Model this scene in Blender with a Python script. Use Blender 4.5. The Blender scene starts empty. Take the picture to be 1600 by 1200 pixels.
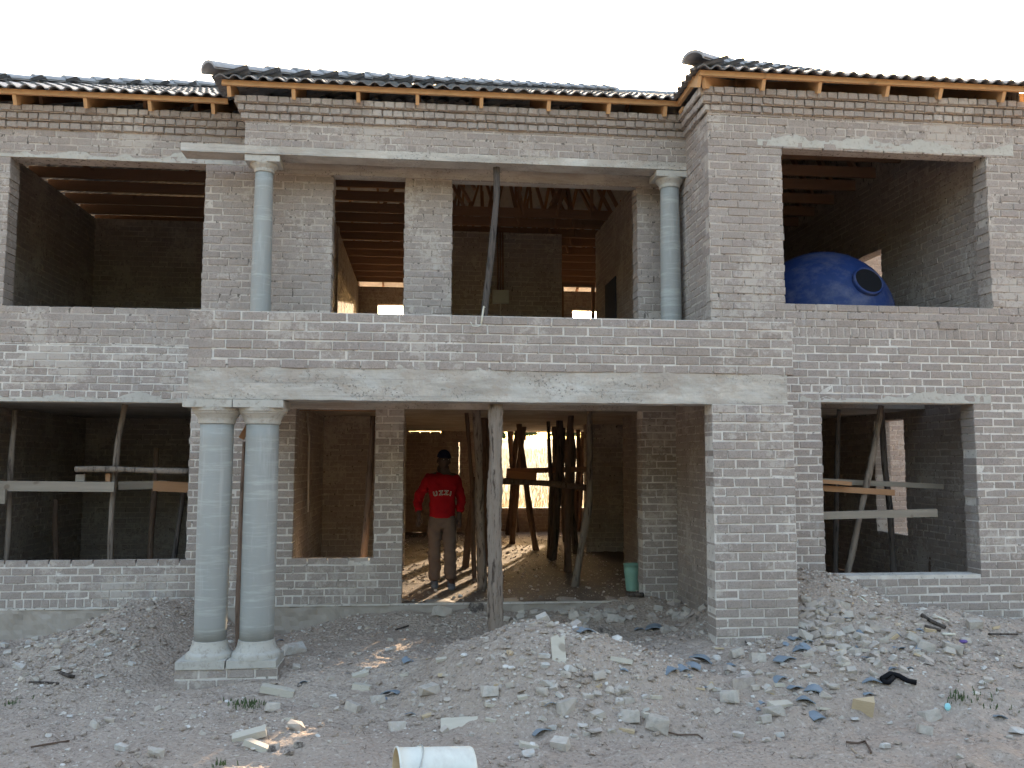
import bpy, math, random
import numpy as np
from mathutils import Vector, Matrix
random.seed(7); rng = np.random.default_rng(7)
SC = bpy.context.scene; COL = SC.collection
R = math.radians

# ------------------------------------------------------------------ camera
FPX = 1350.56; YAW = .103249; PIT = .0884668; ROL = .00338718
CAM = Vector((0, -7.787, 1.63))
fw = Vector((math.sin(YAW)*math.cos(PIT), math.cos(YAW)*math.cos(PIT), math.sin(PIT)))
rt0 = Vector((math.cos(YAW), -math.sin(YAW), 0)); up0 = rt0.cross(fw)
rt = rt0*math.cos(ROL)+up0*math.sin(ROL); up = up0*math.cos(ROL)-rt0*math.sin(ROL)
cd = bpy.data.cameras.new('camera'); cam = bpy.data.objects.new('camera', cd); COL.objects.link(cam)
m = Matrix((rt, up, -fw)).transposed().to_4x4(); m.translation = CAM; cam.matrix_world = m
cd.sensor_width = 36; cd.lens = 36*FPX/1600; cd.clip_start = .05; cd.clip_end = 3000
SC.camera = cam

# ------------------------------------------------------------------ light
SUN_EL, SUN_AZ = R(9.0), R(17.6)
w = bpy.data.worlds.new('World'); SC.world = w; w.use_nodes = True
nt = w.node_tree; nt.nodes.clear()
sky = nt.nodes.new('ShaderNodeTexSky'); sky.sky_type = 'NISHITA'; sky.sun_disc = False
sky.sun_elevation = SUN_EL; sky.sun_rotation = SUN_AZ; sky.dust_density = 7.5; sky.air_density = .9; sky.ozone_density = .25
bg = nt.nodes.new('ShaderNodeBackground'); bg.inputs[1].default_value = .15
wo = nt.nodes.new('ShaderNodeOutputWorld')
nt.links.new(sky.outputs[0], bg.inputs[0]); nt.links.new(bg.outputs[0], wo.inputs[0])
sd = bpy.data.lights.new('sun', 'SUN'); sd.energy = 2.0; sd.angle = R(.5); sd.color = (1, .78, .54)
sun = bpy.data.objects.new('sun', sd); COL.objects.link(sun)
sdir = Vector((math.sin(SUN_AZ)*math.cos(SUN_EL), math.cos(SUN_AZ)*math.cos(SUN_EL), math.sin(SUN_EL)))
sun.rotation_euler = sdir.to_track_quat('Z', 'Y').to_euler(); sun.location = sdir*60
vs = SC.view_settings
vs.view_transform = 'Standard'; vs.look = 'None'; vs.gamma = 1; vs.use_curve_mapping = False
vs.exposure = 3.2
SC.cycles.use_denoising = True
SC.cycles.max_bounces = 6; SC.cycles.diffuse_bounces = 3

# ------------------------------------------------------------------ helpers
def at(x, y, Y):
    """photo pixel -> world point on the vertical plane at depth Y"""
    d = fw+rt*((x-800)/FPX)-up*((y-600)/FPX)
    return CAM+d*((Y-CAM.y)/d.y)

def ray(x, y): return fw+rt*((x-800)/FPX)-up*((y-600)/FPX)

def tag(o, label=None, cat=None, group=None, kind=None):
    if label: o['label'] = label
    if cat: o['category'] = cat
    if group: o['group'] = group
    if kind: o['kind'] = kind
    return o

def link(name, me, parent=None, loc=None, rot=None, scl=None):
    o = bpy.data.objects.new(name, me); COL.objects.link(o)
    if parent: o.parent = parent
    if loc is not None: o.location = loc
    if rot is not None: o.rotation_euler = rot
    if scl is not None: o.scale = scl
    return o

def empty(name, loc=(0, 0, 0)):
    o = bpy.data.objects.new(name, None); COL.objects.link(o); o.location = loc
    o.empty_display_size = .2
    return o

def mesh(name, V, F, mat=None, smooth=False):
    me = bpy.data.meshes.new(name)
    me.from_pydata([tuple(v) for v in V], [], [tuple(f) for f in F])
    if mat: me.materials.append(mat)
    if smooth: me.polygons.foreach_set('use_smooth', [True]*len(me.polygons))
    me.update(); return me

class MB:
    def __init__(s): s.V = []; s.F = []
    def add(s, V, F):
        n = len(s.V); s.V += [tuple(v) for v in V]; s.F += [tuple(i+n for i in f) for f in F]
    def box(s, a, b, M=None, jit=0):
        x0, y0, z0 = a; x1, y1, z1 = b
        V = [(x0,y0,z0),(x1,y0,z0),(x1,y1,z0),(x0,y1,z0),(x0,y0,z1),(x1,y0,z1),(x1,y1,z1),(x0,y1,z1)]
        if jit: V = [tuple(c+random.uniform(-jit, jit) for c in v) for v in V]
        if M: V = [M @ Vector(v) for v in V]
        s.add(V, [(0,3,2,1),(4,5,6,7),(0,1,5,4),(1,2,6,5),(2,3,7,6),(3,0,4,7)])
    def beam(s, p, q, wd, ht, upv=Vector((0,0,1)), jit=0):
        p = Vector(p); q = Vector(q); d = (q-p); L = d.length; d.normalize()
        sx = d.cross(upv)
        if sx.length < 1e-3: sx = Vector((1,0,0))
        sx.normalize(); uz = sx.cross(d)
        M = Matrix((sx, d, uz)).transposed().to_4x4(); M.translation = p
        s.box((-wd/2, 0, -ht/2), (wd/2, L, ht/2), M, jit)
    def tube(s, pts, rad, n=10, rough=0, cap=True, flat=1):
        pts = [Vector(p) for p in pts]; base = len(s.V); V = []; F = []
        ph = [random.random()*6.28 for _ in range(3)]
        for i, p in enumerate(pts):
            d = (pts[min(i+1, len(pts)-1)]-pts[max(i-1, 0)]).normalized()
            a = d.cross(Vector((.13, 1, .2))).normalized(); b = d.cross(a)
            r = rad[i] if hasattr(rad, '__len__') else rad
            for k in range(n):
                t = 2*math.pi*k/n
                rr = r*(1+rough*(.5*math.sin(3*t+ph[0]+i*.21)+.4*math.sin(5*t+ph[1]-i*.13)+random.uniform(-.35, .35)))
                V.append(p+a*math.cos(t)*rr+b*math.sin(t)*rr*flat)
        for i in range(len(pts)-1):
            for k in range(n):
                k2 = (k+1) % n; F.append((i*n+k, i*n+k2, (i+1)*n+k2, (i+1)*n+k))
        if cap: F.append(tuple(range(n-1, -1, -1))); F.append(tuple((len(pts)-1)*n+k for k in range(n)))
        s.add(V, F)
    def lathe(s, prof, c, n=24, arc=(0, 2*math.pi)):
        V = []; F = []
        for r, z in prof:
            for k in range(n):
                t = 2*math.pi*k/n; V.append((c[0]+r*math.cos(t), c[1]+r*math.sin(t), z))
        for i in range(len(prof)-1):
            for k in range(n):
                k2 = (k+1) % n; F.append((i*n+k, i*n+k2, (i+1)*n+k2, (i+1)*n+k))
        F.append(tuple(range(n-1, -1, -1))); F.append(tuple((len(prof)-1)*n+k for k in range(n)))
        s.add(V, F)
    def build(s, name, mat=None, parent=None, smooth=False, **k):
        return link(name, mesh(name, s.V, s.F, mat, smooth), parent, **k)

def _h(ix, iy, s):
    n = (ix*374761393+iy*668265263+s*1442695041) & 0xffffffff
    n = ((n ^ (n >> 13))*1274126177) & 0xffffffff
    return ((n ^ (n >> 16)) & 0xffff)/65535.0
def vnoise(x, y, s=0):
    x = np.asarray(x, float); y = np.asarray(y, float)
    ix = np.floor(x).astype(np.int64); iy = np.floor(y).astype(np.int64); fx = x-ix; fy = y-iy
    fx = fx*fx*(3-2*fx); fy = fy*fy*(3-2*fy)
    a = _h(ix, iy, s); b = _h(ix+1, iy, s); c = _h(ix, iy+1, s); d = _h(ix+1, iy+1, s)
    return (a*(1-fx)+b*fx)*(1-fy)+(c*(1-fx)+d*fx)*fy-.5
def fbm(x, y, o=4, s=0):
    r = 0; a = 1
    for k in range(o): r = r+a*vnoise(x*2**k+k*17.3, y*2**k-k*9.1, s+k); a *= .5
    return r

# ------------------------------------------------------------------ materials
class N:
    def __init__(s, name, rough=.9, spec=.25):
        s.m = bpy.data.materials.new(name); s.m.use_nodes = True; s.t = s.m.node_tree
        s.b = s.t.nodes['Principled BSDF']; s.b.inputs['Roughness'].default_value = rough
        s.b.inputs['Specular IOR Level'].default_value = spec
        s.geo = s.t.nodes.new('ShaderNodeNewGeometry'); s.oi = s.t.nodes.new('ShaderNodeObjectInfo')
        s.tc = s.t.nodes.new('ShaderNodeTexCoord')
        s.pos = s.geo.outputs['Position']
    def L(s, a, b): s.t.links.new(a, b)
    def objpos(s): s.pos = s.tc.outputs['Object']; return s
    def mapv(s, sc, off=None):
        n = s.t.nodes.new('ShaderNodeMapping'); n.inputs['Scale'].default_value = sc if hasattr(sc, '__len__') else (sc,)*3
        s.L(s.pos, n.inputs[0])
        if off is not None: s.L(off, n.inputs[1])
        return n.outputs[0]
    def noise(s, sc, det=4, rough=.55, off=None, dist=0):
        n = s.t.nodes.new('ShaderNodeTexNoise'); n.inputs['Scale'].default_value = 1; n.inputs['Detail'].default_value = det
        n.inputs['Roughness'].default_value = rough; n.inputs['Distortion'].default_value = dist
        s.L(s.mapv(sc, off), n.inputs['Vector']); return n.outputs['Fac']
    def voro(s, sc, feat='F1'):
        n = s.t.nodes.new('ShaderNodeTexVoronoi'); n.feature = feat; n.inputs['Scale'].default_value = 1
        s.L(s.mapv(sc), n.inputs['Vector']); return n.outputs['Distance']
    def ramp(s, f, *st):
        n = s.t.nodes.new('ShaderNodeValToRGB'); e = n.color_ramp.elements
        while len(e) < len(st): e.new(.5)
        for i, (p, c) in enumerate(st):
            e[i].position = p; e[i].color = (c, c, c, 1) if not hasattr(c, '__len__') else (*c, 1)
        s.L(f, n.inputs[0]); return n.outputs[0]
    def mix(s, f, a, b, mode='MIX'):
        n = s.t.nodes.new('ShaderNodeMix'); n.data_type = 'RGBA'; n.blend_type = mode
        for sock, v in ((n.inputs[0], f), (n.inputs[6], a), (n.inputs[7], b)):
            if hasattr(v, 'is_linked') or isinstance(v, bpy.types.NodeSocket): s.L(v, sock)
            elif hasattr(v, '__len__'): sock.default_value = (*v, 1)
            else: sock.default_value = v if sock.type == 'VALUE' else (v, v, v, 1)
        return n.outputs[2]
    def math(s, op, a, b=0):
        n = s.t.nodes.new('ShaderNodeMath'); n.operation = op
        for sock, v in ((n.inputs[0], a), (n.inputs[1], b)):
            if isinstance(v, bpy.types.NodeSocket): s.L(v, sock)
            else: sock.default_value = v
        return n.outputs[0]
    def base(s, c):
        if hasattr(c, '__len__'): s.b.inputs['Base Color'].default_value = (*c, 1)
        else: s.L(c, s.b.inputs['Base Color'])
    def bump(s, f, st=.5, d=.01):
        n = s.t.nodes.new('ShaderNodeBump'); n.inputs['Strength'].default_value = st; n.inputs['Distance'].default_value = d
        s.L(f, n.inputs['Height']); s.L(n.outputs[0], s.b.inputs['Normal'])

def brick_mat(name, single=False):
    n = N(name, .95, .15)
    r = n.oi.outputs['Random'] if single else n.geo.outputs['Random Per Island']
    c = n.ramp(r, (0, (.29,.24,.21)), (.25, (.34,.285,.25)), (.5, (.365,.31,.275)), (.75, (.40,.34,.30)), (1, (.32,.27,.25)))
    c = n.mix(.4, c, n.ramp(n.noise(16, 5, .7), (.3, (.26,.215,.19)), (.7, (.42,.36,.32))))
    c = n.mix(n.ramp(n.noise(75, 3, .7), (.36, .45), (.5, 0)), c, (.17,.145,.13))           # grit, pits
    sm = n.math('ADD', n.noise(1.3, 4, .6), n.math('MULTIPLY', n.noise(17, 5, .8), .75))
    c = n.mix(n.ramp(sm, (.93, 0), (1.0, .7)), c, (.50,.44,.39))                              # smeared mortar
    dr = n.math('MULTIPLY', n.noise((9, 9, .9), 3, .6), n.noise((.8, .8, 1.4), 2))
    c = n.mix(n.ramp(dr, (.34, 0), (.48, .35)), c, (.54,.525,.51))                              # lime runs
    n.base(c); n.bump(n.math('ADD', n.noise(60, 5, .7), n.noise(230, 2, .6)), .6, .006)
    return n.m
M = {}
M['brick'] = brick_mat('brick_stock'); M['brick1'] = brick_mat('brick_single', True)
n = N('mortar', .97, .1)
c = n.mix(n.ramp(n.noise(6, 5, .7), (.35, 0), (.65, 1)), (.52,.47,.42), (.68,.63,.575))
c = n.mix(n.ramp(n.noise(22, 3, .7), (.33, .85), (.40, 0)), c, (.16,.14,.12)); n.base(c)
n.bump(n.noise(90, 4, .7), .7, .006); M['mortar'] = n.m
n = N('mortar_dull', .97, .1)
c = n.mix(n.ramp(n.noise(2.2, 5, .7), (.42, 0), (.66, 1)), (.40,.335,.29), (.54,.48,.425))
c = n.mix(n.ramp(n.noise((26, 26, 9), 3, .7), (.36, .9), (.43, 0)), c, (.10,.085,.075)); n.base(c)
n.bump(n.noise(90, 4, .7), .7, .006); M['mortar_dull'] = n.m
n = N('concrete_cast', .85, .25)
c = n.mix(n.ramp(n.noise((1.2, 1.2, 7), 6, .7), (.3, 0), (.7, 1)), (.30,.265,.23), (.62,.565,.50))
c = n.mix(n.ramp(n.noise((1.1, 1.1, 2.5), 3), (.5, 0), (.68, .5)), c, (.56,.545,.51))
pit = n.math('MULTIPLY', n.ramp(n.noise(48, 4, .8), (.36, 1), (.45, 0)), n.ramp(n.noise((1.5, 1.5, 5), 4, .7), (.47, 0), (.57, 1)))
c = n.mix(n.ramp(n.noise((2.5, 2.5, 3.5), 5, .7), (.5, 0), (.56, .55)), c, (.40,.335,.28))
c = n.mix(n.ramp(n.noise((.35, .35, 38), 2, .4), (.33, .5), (.37, 0)), c, (.30,.28,.26))
c = n.mix(pit, c, (.16,.15,.14)); n.base(c)
n.bump(n.math('SUBTRACT', n.noise(25, 6, .7), pit), .5, .02); M['concrete'] = n.m
n = N('concrete_column', .72, .35)
c = n.mix(n.noise((3, 3, .9), 4, .65), (.25,.25,.235), (.37,.37,.35))
c = n.mix(n.ramp(n.noise((14, 14, 1.4), 4, .7), (.55, 0), (.75, .5)), c, (.46,.455,.43))
c = n.mix(n.ramp(n.noise((2, 2, 20), 4, .7), (.52, 0), (.68, .6)), c, (.46,.46,.43)); n.base(c)
n.bump(n.noise((6, 6, 40), 4), .15, .01); M['column'] = n.m
n = N('concrete_capital', .85, .25)
c = n.mix(n.noise(5, 5, .65), (.36,.33,.29), (.54,.51,.46))
c = n.mix(n.ramp(n.noise(18, 4, .7), (.52, 0), (.70, .7)), c, (.26,.22,.185)); n.base(c)
n.bump(n.noise(40, 4), .35, .008); M['capital'] = n.m
n = N('foundation_plaster', .95, .15)
c = n.mix(n.noise((5, 5, 1.1), 4, .6), (.27,.23,.195), (.46,.405,.35)); n.base(c); n.bump(n.noise(30, 4), .4, .01); M['found'] = n.m

def wood(name, a, b, grain=(3, 3, 3), k=.5, dark=(.12,.07,.04)):
    n = N(name, .75, .25).objpos()
    off = n.t.nodes.new('ShaderNodeCombineXYZ'); n.L(n.math('MULTIPLY', n.oi.outputs['Random'], 50), off.inputs[0]); n.L(n.math('MULTIPLY', n.oi.outputs['Random'], 31), off.inputs[2])
    c = n.mix(n.noise(grain, 5, .6, off.outputs[0]), a, b)
    c = n.mix(n.ramp(n.noise(5, 2, .5, off.outputs[0]), (.68, 0), (.74, k)), c, dark)
    n.base(c); n.bump(n.noise(grain, 5, .7, off.outputs[0]), .35, .006); return n.m
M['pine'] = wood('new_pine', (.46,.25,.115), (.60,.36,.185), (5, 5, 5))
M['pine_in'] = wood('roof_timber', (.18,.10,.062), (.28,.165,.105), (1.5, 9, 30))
M['board'] = wood('weathered_board', (.20,.165,.13), (.34,.29,.235), (2, 20, 30))
M['plank_new'] = wood('orange_plank', (.30,.15,.075), (.42,.24,.13), (2, 20, 30))
M['offcut'] = wood('pine_offcut', (.42,.31,.19), (.56,.45,.31), (4, 25, 25), .8, (.42,.36,.30))
M['offcut2'] = wood('dusty_offcut', (.42,.37,.30), (.58,.53,.45), (4, 25, 25))
def bark(name, a, b, d):
    n = N(name, .9, .2)
    c = n.mix(n.noise((22, 22, 2.2), 5, .7), a, b); c = n.mix(n.ramp(n.noise((30, 30, 3), 4, .7), (.36, .9), (.47, 0)), c, d)
    n.base(c); n.bump(n.noise((26, 26, 2.6), 5, .7), 1, .02); return n.m
M['bark_grey'] = bark('bark_grey', (.15,.115,.09), (.31,.255,.21), (.05,.035,.028))
M['bark_brown'] = bark('bark_brown', (.11,.07,.05), (.21,.145,.11), (.05,.03,.02))
M['bark_dark'] = bark('bark_dark', (.06,.048,.042), (.14,.115,.10), (.015,.013,.012))
n = N('roof_tile', .38, .5)
c = n.mix(n.noise(8, 5, .7), (.10,.10,.11), (.22,.22,.225)); c = n.mix(n.ramp(n.noise(45, 4, .8), (.55, 0), (.66, .85)), c, (.36,.36,.37))
n.base(c); n.bump(n.noise(60, 4), .4, .006); M['tile'] = n.m
n = N('ridge_cement', .9, .3); n.base(n.mix(n.noise(12, 4), (.25,.25,.27), (.46,.46,.48))); n.bump(n.noise(30, 4), .4, .01); M['ridge'] = n.m
n = N('tile_shard', .6, .4); n.base(n.mix(n.noise(10, 4, .7), (.13,.165,.20), (.26,.30,.345))); n.bump(n.noise(60, 3), .3, .004); M['shard'] = n.m

def dirt_common(n, a=(.36,.285,.235), b=(.55,.455,.385)):
    c = n.mix(n.noise(.9, 5, .6), a, b)
    c = n.mix(n.ramp(n.noise(.45, 3), (.45, 0), (.65, .6)), c, (.42,.335,.27))
    c = n.mix(n.ramp(n.noise(24, 5, .75), (.53, 0), (.68, .8)), c, (.63,.55,.48))
    c = n.mix(n.ramp(n.noise(38, 4, .7), (.34, .8), (.44, 0)), c, (.20,.17,.145))
    return c
n = N('dirt', 1, .05); n.base(dirt_common(n))
n.bump(n.math('ADD', n.math('MULTIPLY', n.voro(28), 1.2), n.noise(55, 6, .75)), .9, .022); M['dirt'] = n.m
n = N('floor_screed', .95, .1)
c = n.mix(n.noise(1.5, 5, .65), (.10,.08,.065), (.23,.18,.15)); c = n.mix(n.ramp(n.noise(30, 5, .8), (.55, 0), (.62, .7)), c, (.40,.30,.2))
n.base(c); n.bump(n.noise(40, 5, .75), .8, .02); M['floor'] = n.m
def stone(name, a, b):
    n = N(name, .92, .2)
    c = n.mix(n.oi.outputs['Random'], a, b); c = n.mix(.5, c, n.ramp(n.noise(22, 5, .7), (.3, tuple(x*.75 for x in a)), (.7, tuple(min(1, x*1.2) for x in b))))
    up_ = n.t.nodes.new('ShaderNodeSeparateXYZ'); n.L(n.geo.outputs['Normal'], up_.inputs[0])
    c = n.mix(n.math('MULTIPLY', n.ramp(n.noise(14, 4, .7), (.42, 0), (.6, .8)), 1), c, (.48,.41,.35))
    n.base(c); n.bump(n.noise(70, 5, .7), .6, .006); return n.m
M['rubble'] = stone('rubble_grey', (.33,.295,.255), (.53,.48,.425))
M['rubble_d'] = stone('rubble_brick', (.29,.245,.215), (.44,.385,.345))
M['pale'] = stone('pale_stone', (.44,.42,.395), (.60,.58,.55))
M['clod'] = stone('dark_clod', (.05,.04,.035), (.12,.10,.09))
n = N('pebble', .92, .15)
n.base(n.ramp(n.geo.outputs['Random Per Island'], (0, (.23,.19,.16)), (.35, (.39,.335,.285)), (.7, (.52,.455,.39)), (.93, (.64,.61,.57)), (1, (.48,.36,.24)))); M['pebble'] = n.m
def plain(name, col, rough=.6, spec=.4, v=.15, metal=0, dust=0):
    n = N(name, rough, spec).objpos(); n.b.inputs['Metallic'].default_value = metal
    c = n.mix(n.noise(9, 4, .6), tuple(x*(1-v) for x in col), tuple(min(1, x*(1+v)) for x in col))
    if dust: c = n.mix(n.ramp(n.noise((3, 3, 5), 5, .7), (.45, 0), (.72, dust)), c, (.38,.34,.30))
    n.base(c); n.bump(n.noise(50, 3), .1, .004); return n.m
M['blue'] = plain('blue_plastic', (.008,.026,.115), .6, .35, .25, 0, .22)
M['black'] = plain('black', (.01,.01,.012), .8, .1)
M['white_pl'] = plain('dusty_white_plastic', (.66,.66,.60), .5, .4, .12, 0, .55)
M['inside_pl'] = plain('bucket_inside', (.58,.45,.28), .7, .3, .3)
M['green_pl'] = plain('mint_plastic', (.26,.46,.37), .5, .4)
M['pipe'] = plain('pvc_conduit', (.50,.45,.41), .5, .4)
M['galv'] = plain('galvanised', (.42,.42,.40), .45, .5, .2, .3)
M['red'] = plain('red_fleece', (.25,.007,.012), .95, .1, .2)
M['khaki'] = plain('khaki_cloth', (.12,.088,.072), .95, .1, .2)
M['navy'] = plain('navy_cap', (.012,.014,.035), .9, .1)
M['skin'] = plain('skin', (.05,.028,.02), .6, .35)
M['shoe'] = plain('shoe_grey', (.10,.11,.13), .8, .2, .3)
M['print_w'] = plain('print_white', (.6,.58,.5), .8, .1)
M['print_k'] = plain('print_black', (.03,.01,.015), .8, .1)
M['door'] = plain('dark_blue_door', (.03,.04,.06), .6, .3)
M['frame'] = plain('door_frame', (.22,.13,.09), .7, .3)
M['cyan'] = plain('cyan_plastic', (.35,.72,.78), .4, .4)
M['purple'] = plain('purple_wrapper', (.12,.07,.25), .4, .4)
M['twig'] = plain('twig', (.13,.09,.07), .95, .1, .3)
M['straw'] = plain('straw', (.42,.33,.24), .95, .1, .3)
M['grass_g'] = plain('green_weed', (.075,.105,.045), .8, .2, .4)
n = N('dry_grass', .9, .1)
n.base(n.ramp(n.geo.outputs['Random Per Island'], (0, (.34,.26,.15)), (.5, (.46,.38,.24)), (1, (.55,.47,.33)))); 
n.b.inputs['Transmission Weight'].default_value = 0
M['dry'] = n.m
n = N('veld', .95, .1); n.base(n.mix(n.noise((.12, .4, .3), 5, .7), (.36,.29,.18), (.55,.46,.30))); M['veld'] = n.m
n = N('leaf', .7, .2); n.base(n.ramp(n.geo.outputs['Random Per Island'], (0, (.03,.05,.015)), (1, (.10,.13,.045)))); M['leaf'] = n.m

# ------------------------------------------------------------------ ground
def sstep(a, b, x):
    t = np.clip((np.asarray(x, float)-a)/(b-a), 0, 1); return t*t*(3-2*t)
def bumpf(X, Y, cx, cy, rx, ry, h, p=1.25):
    d = np.sqrt(((X-cx)/rx)**2+((Y-cy)/ry)**2)
    t = np.clip(1-d/2.0, 0, 1); return h*(t*t*(3-2*t))**p*1.0
def ground_h(X, Y):
    X = np.asarray(X, float); Y = np.asarray(Y, float)
    h = -.34+0*X
    h = h+.33*sstep(1.3, 2.9, X)*sstep(-1.5, .3, Y)
    h = h+.15*sstep(-1.9, -.9, X)*sstep(-.5, .0, Y)*(1-sstep(1.3, 2.9, X))
    h = h+.05*sstep(-1.4, -3.5, Y)
    h = h-.20*np.exp(-((Y-1.15)/.55)**2)*sstep(.2, 1.2, X)*(1-sstep(2.4, 3.0, X))*.6
    h = h+bumpf(X, Y, -2.80, 2.0, .66, .85, .46, 1)+bumpf(X, Y, -3.2, .9, .8, .7, .13)
    h = h+bumpf(X, Y, 1.12, -.62, .70, .52, .55, .8)+bumpf(X, Y, .45, -.35, .8, .45, .16)+bumpf(X, Y, 1.9, -.85, .5, .4, .10)
    h = h+bumpf(X, Y, 3.76, .86, .60, .46, .44, .8)+bumpf(X, Y, 4.35, .35, 1.0, .55, .25)+bumpf(X, Y, 3.3, -.75, .9, .5, .12)+bumpf(X, Y, 4.4, -.9, .9, .4, .12)
    h = h+.09*sstep(1.7, 2.25, Y)*sstep(-1.3, -.6, X)*(1-sstep(2.6, 3.0, X))
    near = 1-sstep(6, 16, np.maximum(np.abs(X-1)-4, np.abs(Y+1)))
    h = h+near*(.07*fbm(X*1.3, Y*1.3, 3, 5)+.055*fbm(X*4, Y*5, 4, 9)*(.5+sstep(-.2, .3, vnoise(X*.8, Y*.8, 33)))+.020*np.abs(fbm(X*17, Y*17, 3, 21)))
    under = sstep(2.5, 2.9, Y)*(1-sstep(11.8, 12.3, Y))*sstep(-6.2, -5.9, X)*(1-sstep(6.5, 6.9, X))
    h = h*(1-under)-.45*under
    hill = 5.2*sstep(30, 130, Y)*(1+.1*vnoise(X/40, Y/40, 3))
    back = sstep(12.6, 16, Y)
    return h*(1-back)+back*(-.1)+hill
def axis(a, b, st, far, g=1.22):
    c = list(np.arange(a, b+1e-6, st)); s = st; x = a; lo = []
    while x > -far: s *= g; x -= s; lo.append(x)
    s = st; x = c[-1]; hi = []
    while x < far: s *= g; x += s; hi.append(x)
    return np.array(lo[::-1]+c+hi)
gx = axis(-4.6, 7.2, .026, 1500); gy = axis(-4.2, 2.6, .026, 1500)
GX, GY = np.meshgrid(gx, gy); GZ = ground_h(GX, GY)
nx, ny = len(gx), len(gy)
V = np.stack([GX, GY, GZ], -1).reshape(-1, 3)
ii = np.arange(ny-1)[:, None]*nx+np.arange(nx-1)[None]; Fq = np.stack([ii, ii+1, ii+nx+1, ii+nx], -1).reshape(-1, 4)
def npmesh(name, V, Fq, mat, smooth=False):
    me = bpy.data.meshes.new(name); k = Fq.shape[1]
    me.vertices.add(len(V)); me.vertices.foreach_set('co', V.astype(np.float32).ravel())
    me.loops.add(len(Fq)*k); me.loops.foreach_set('vertex_index', Fq.astype(np.int32).ravel())
    me.polygons.add(len(Fq)); me.polygons.foreach_set('loop_start', np.arange(0, len(Fq)*k, k, dtype=np.int32))
    try: me.polygons.foreach_set('loop_total', np.full(len(Fq), k, dtype=np.int32))
    except Exception: pass
    me.update(calc_edges=True); me.validate()
    if mat: me.materials.append(mat)
    me.polygons.foreach_set('use_smooth', [smooth]*len(me.polygons))
    return me
g = link('ground', npmesh('ground', V, Fq, M['dirt'], True)); tag(g, kind='structure')
g.data.materials.append(M['veld'])
cy = V[Fq[:, 0], 1]; g.data.polygons.foreach_set('material_index', (cy > 13.5).astype(np.int32))
ix0 = int(np.searchsorted(gx, -4.6-1e-6)); iy0 = int(np.searchsorted(gy, -4.2-1e-6))
def gz(x, y):
    fx = (x+4.6)/.026; fy = (y+4.2)/.026
    if 0 < fx < 452 and 0 < fy < 260:
        a = int(fx); b = int(fy); fx -= a; fy -= b; a += ix0; b += iy0
        return float((GZ[b, a]*(1-fx)+GZ[b, a+1]*fx)*(1-fy)+(GZ[b+1, a]*(1-fx)+GZ[b+1, a+1]*fx)*fy)
    return float(ground_h(x, y))
def gp(px, py):
    """photo pixel -> point on the ground"""
    d = ray(px, py); t = 4.2
    while t < 14:
        p = CAM+d*t
        if p.z < gz(p.x, p.y): break
        t += .02
    return Vector((p.x, p.y, gz(p.x, p.y)))

# ------------------------------------------------------------------ house walls
house = empty('house', (0, 0, 0))
tag(house, 'unfinished two storey grey brick house with open windows, columns and tiled roof', 'house')
single_left = [298]
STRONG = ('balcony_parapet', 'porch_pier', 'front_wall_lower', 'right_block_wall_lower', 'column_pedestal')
BV = []
for k in range(8):      # shared single brick meshes: unit .222 x .075, local x along, -y outward
    v = []
    j = lambda a: random.uniform(-a, a)
    cs = [(-.111+j(.003), -.0375+j(.002)), (.111+j(.003), -.0375+j(.002)), (.111+j(.003), .0375+j(.002)), (-.111+j(.003), .0375+j(.002))]
    for x, z in cs: v.append((x, .05, z))
    for x, z in cs: v.append((x, .004, z))
    for x, z in cs: v.append((x*.955, -.003+j(.0015), z*.87))
    f = [(0,1,5,4),(1,2,6,5),(2,3,7,6),(3,0,4,7),(4,5,9,8),(5,6,10,9),(6,7,11,10),(7,4,8,11),(8,9,10,11)]
    BV.append(mesh('brick', v, f, M['brick1']))

def rows_for(z0, z1, special, zoff=0.0):
    """list of (za, zb, pitch)"""
    out = []; z = z0; sp = sorted(special)
    while z < z1-.015:
        s = next((s for s in sp if abs(s[0]-z) < .043), None)
        if s: out.append((z, z+s[1], s[2])); z += s[1]
        else:
            h = .085; out.append((z, min(z+h, z1), .232)); z += h
    return out

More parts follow.
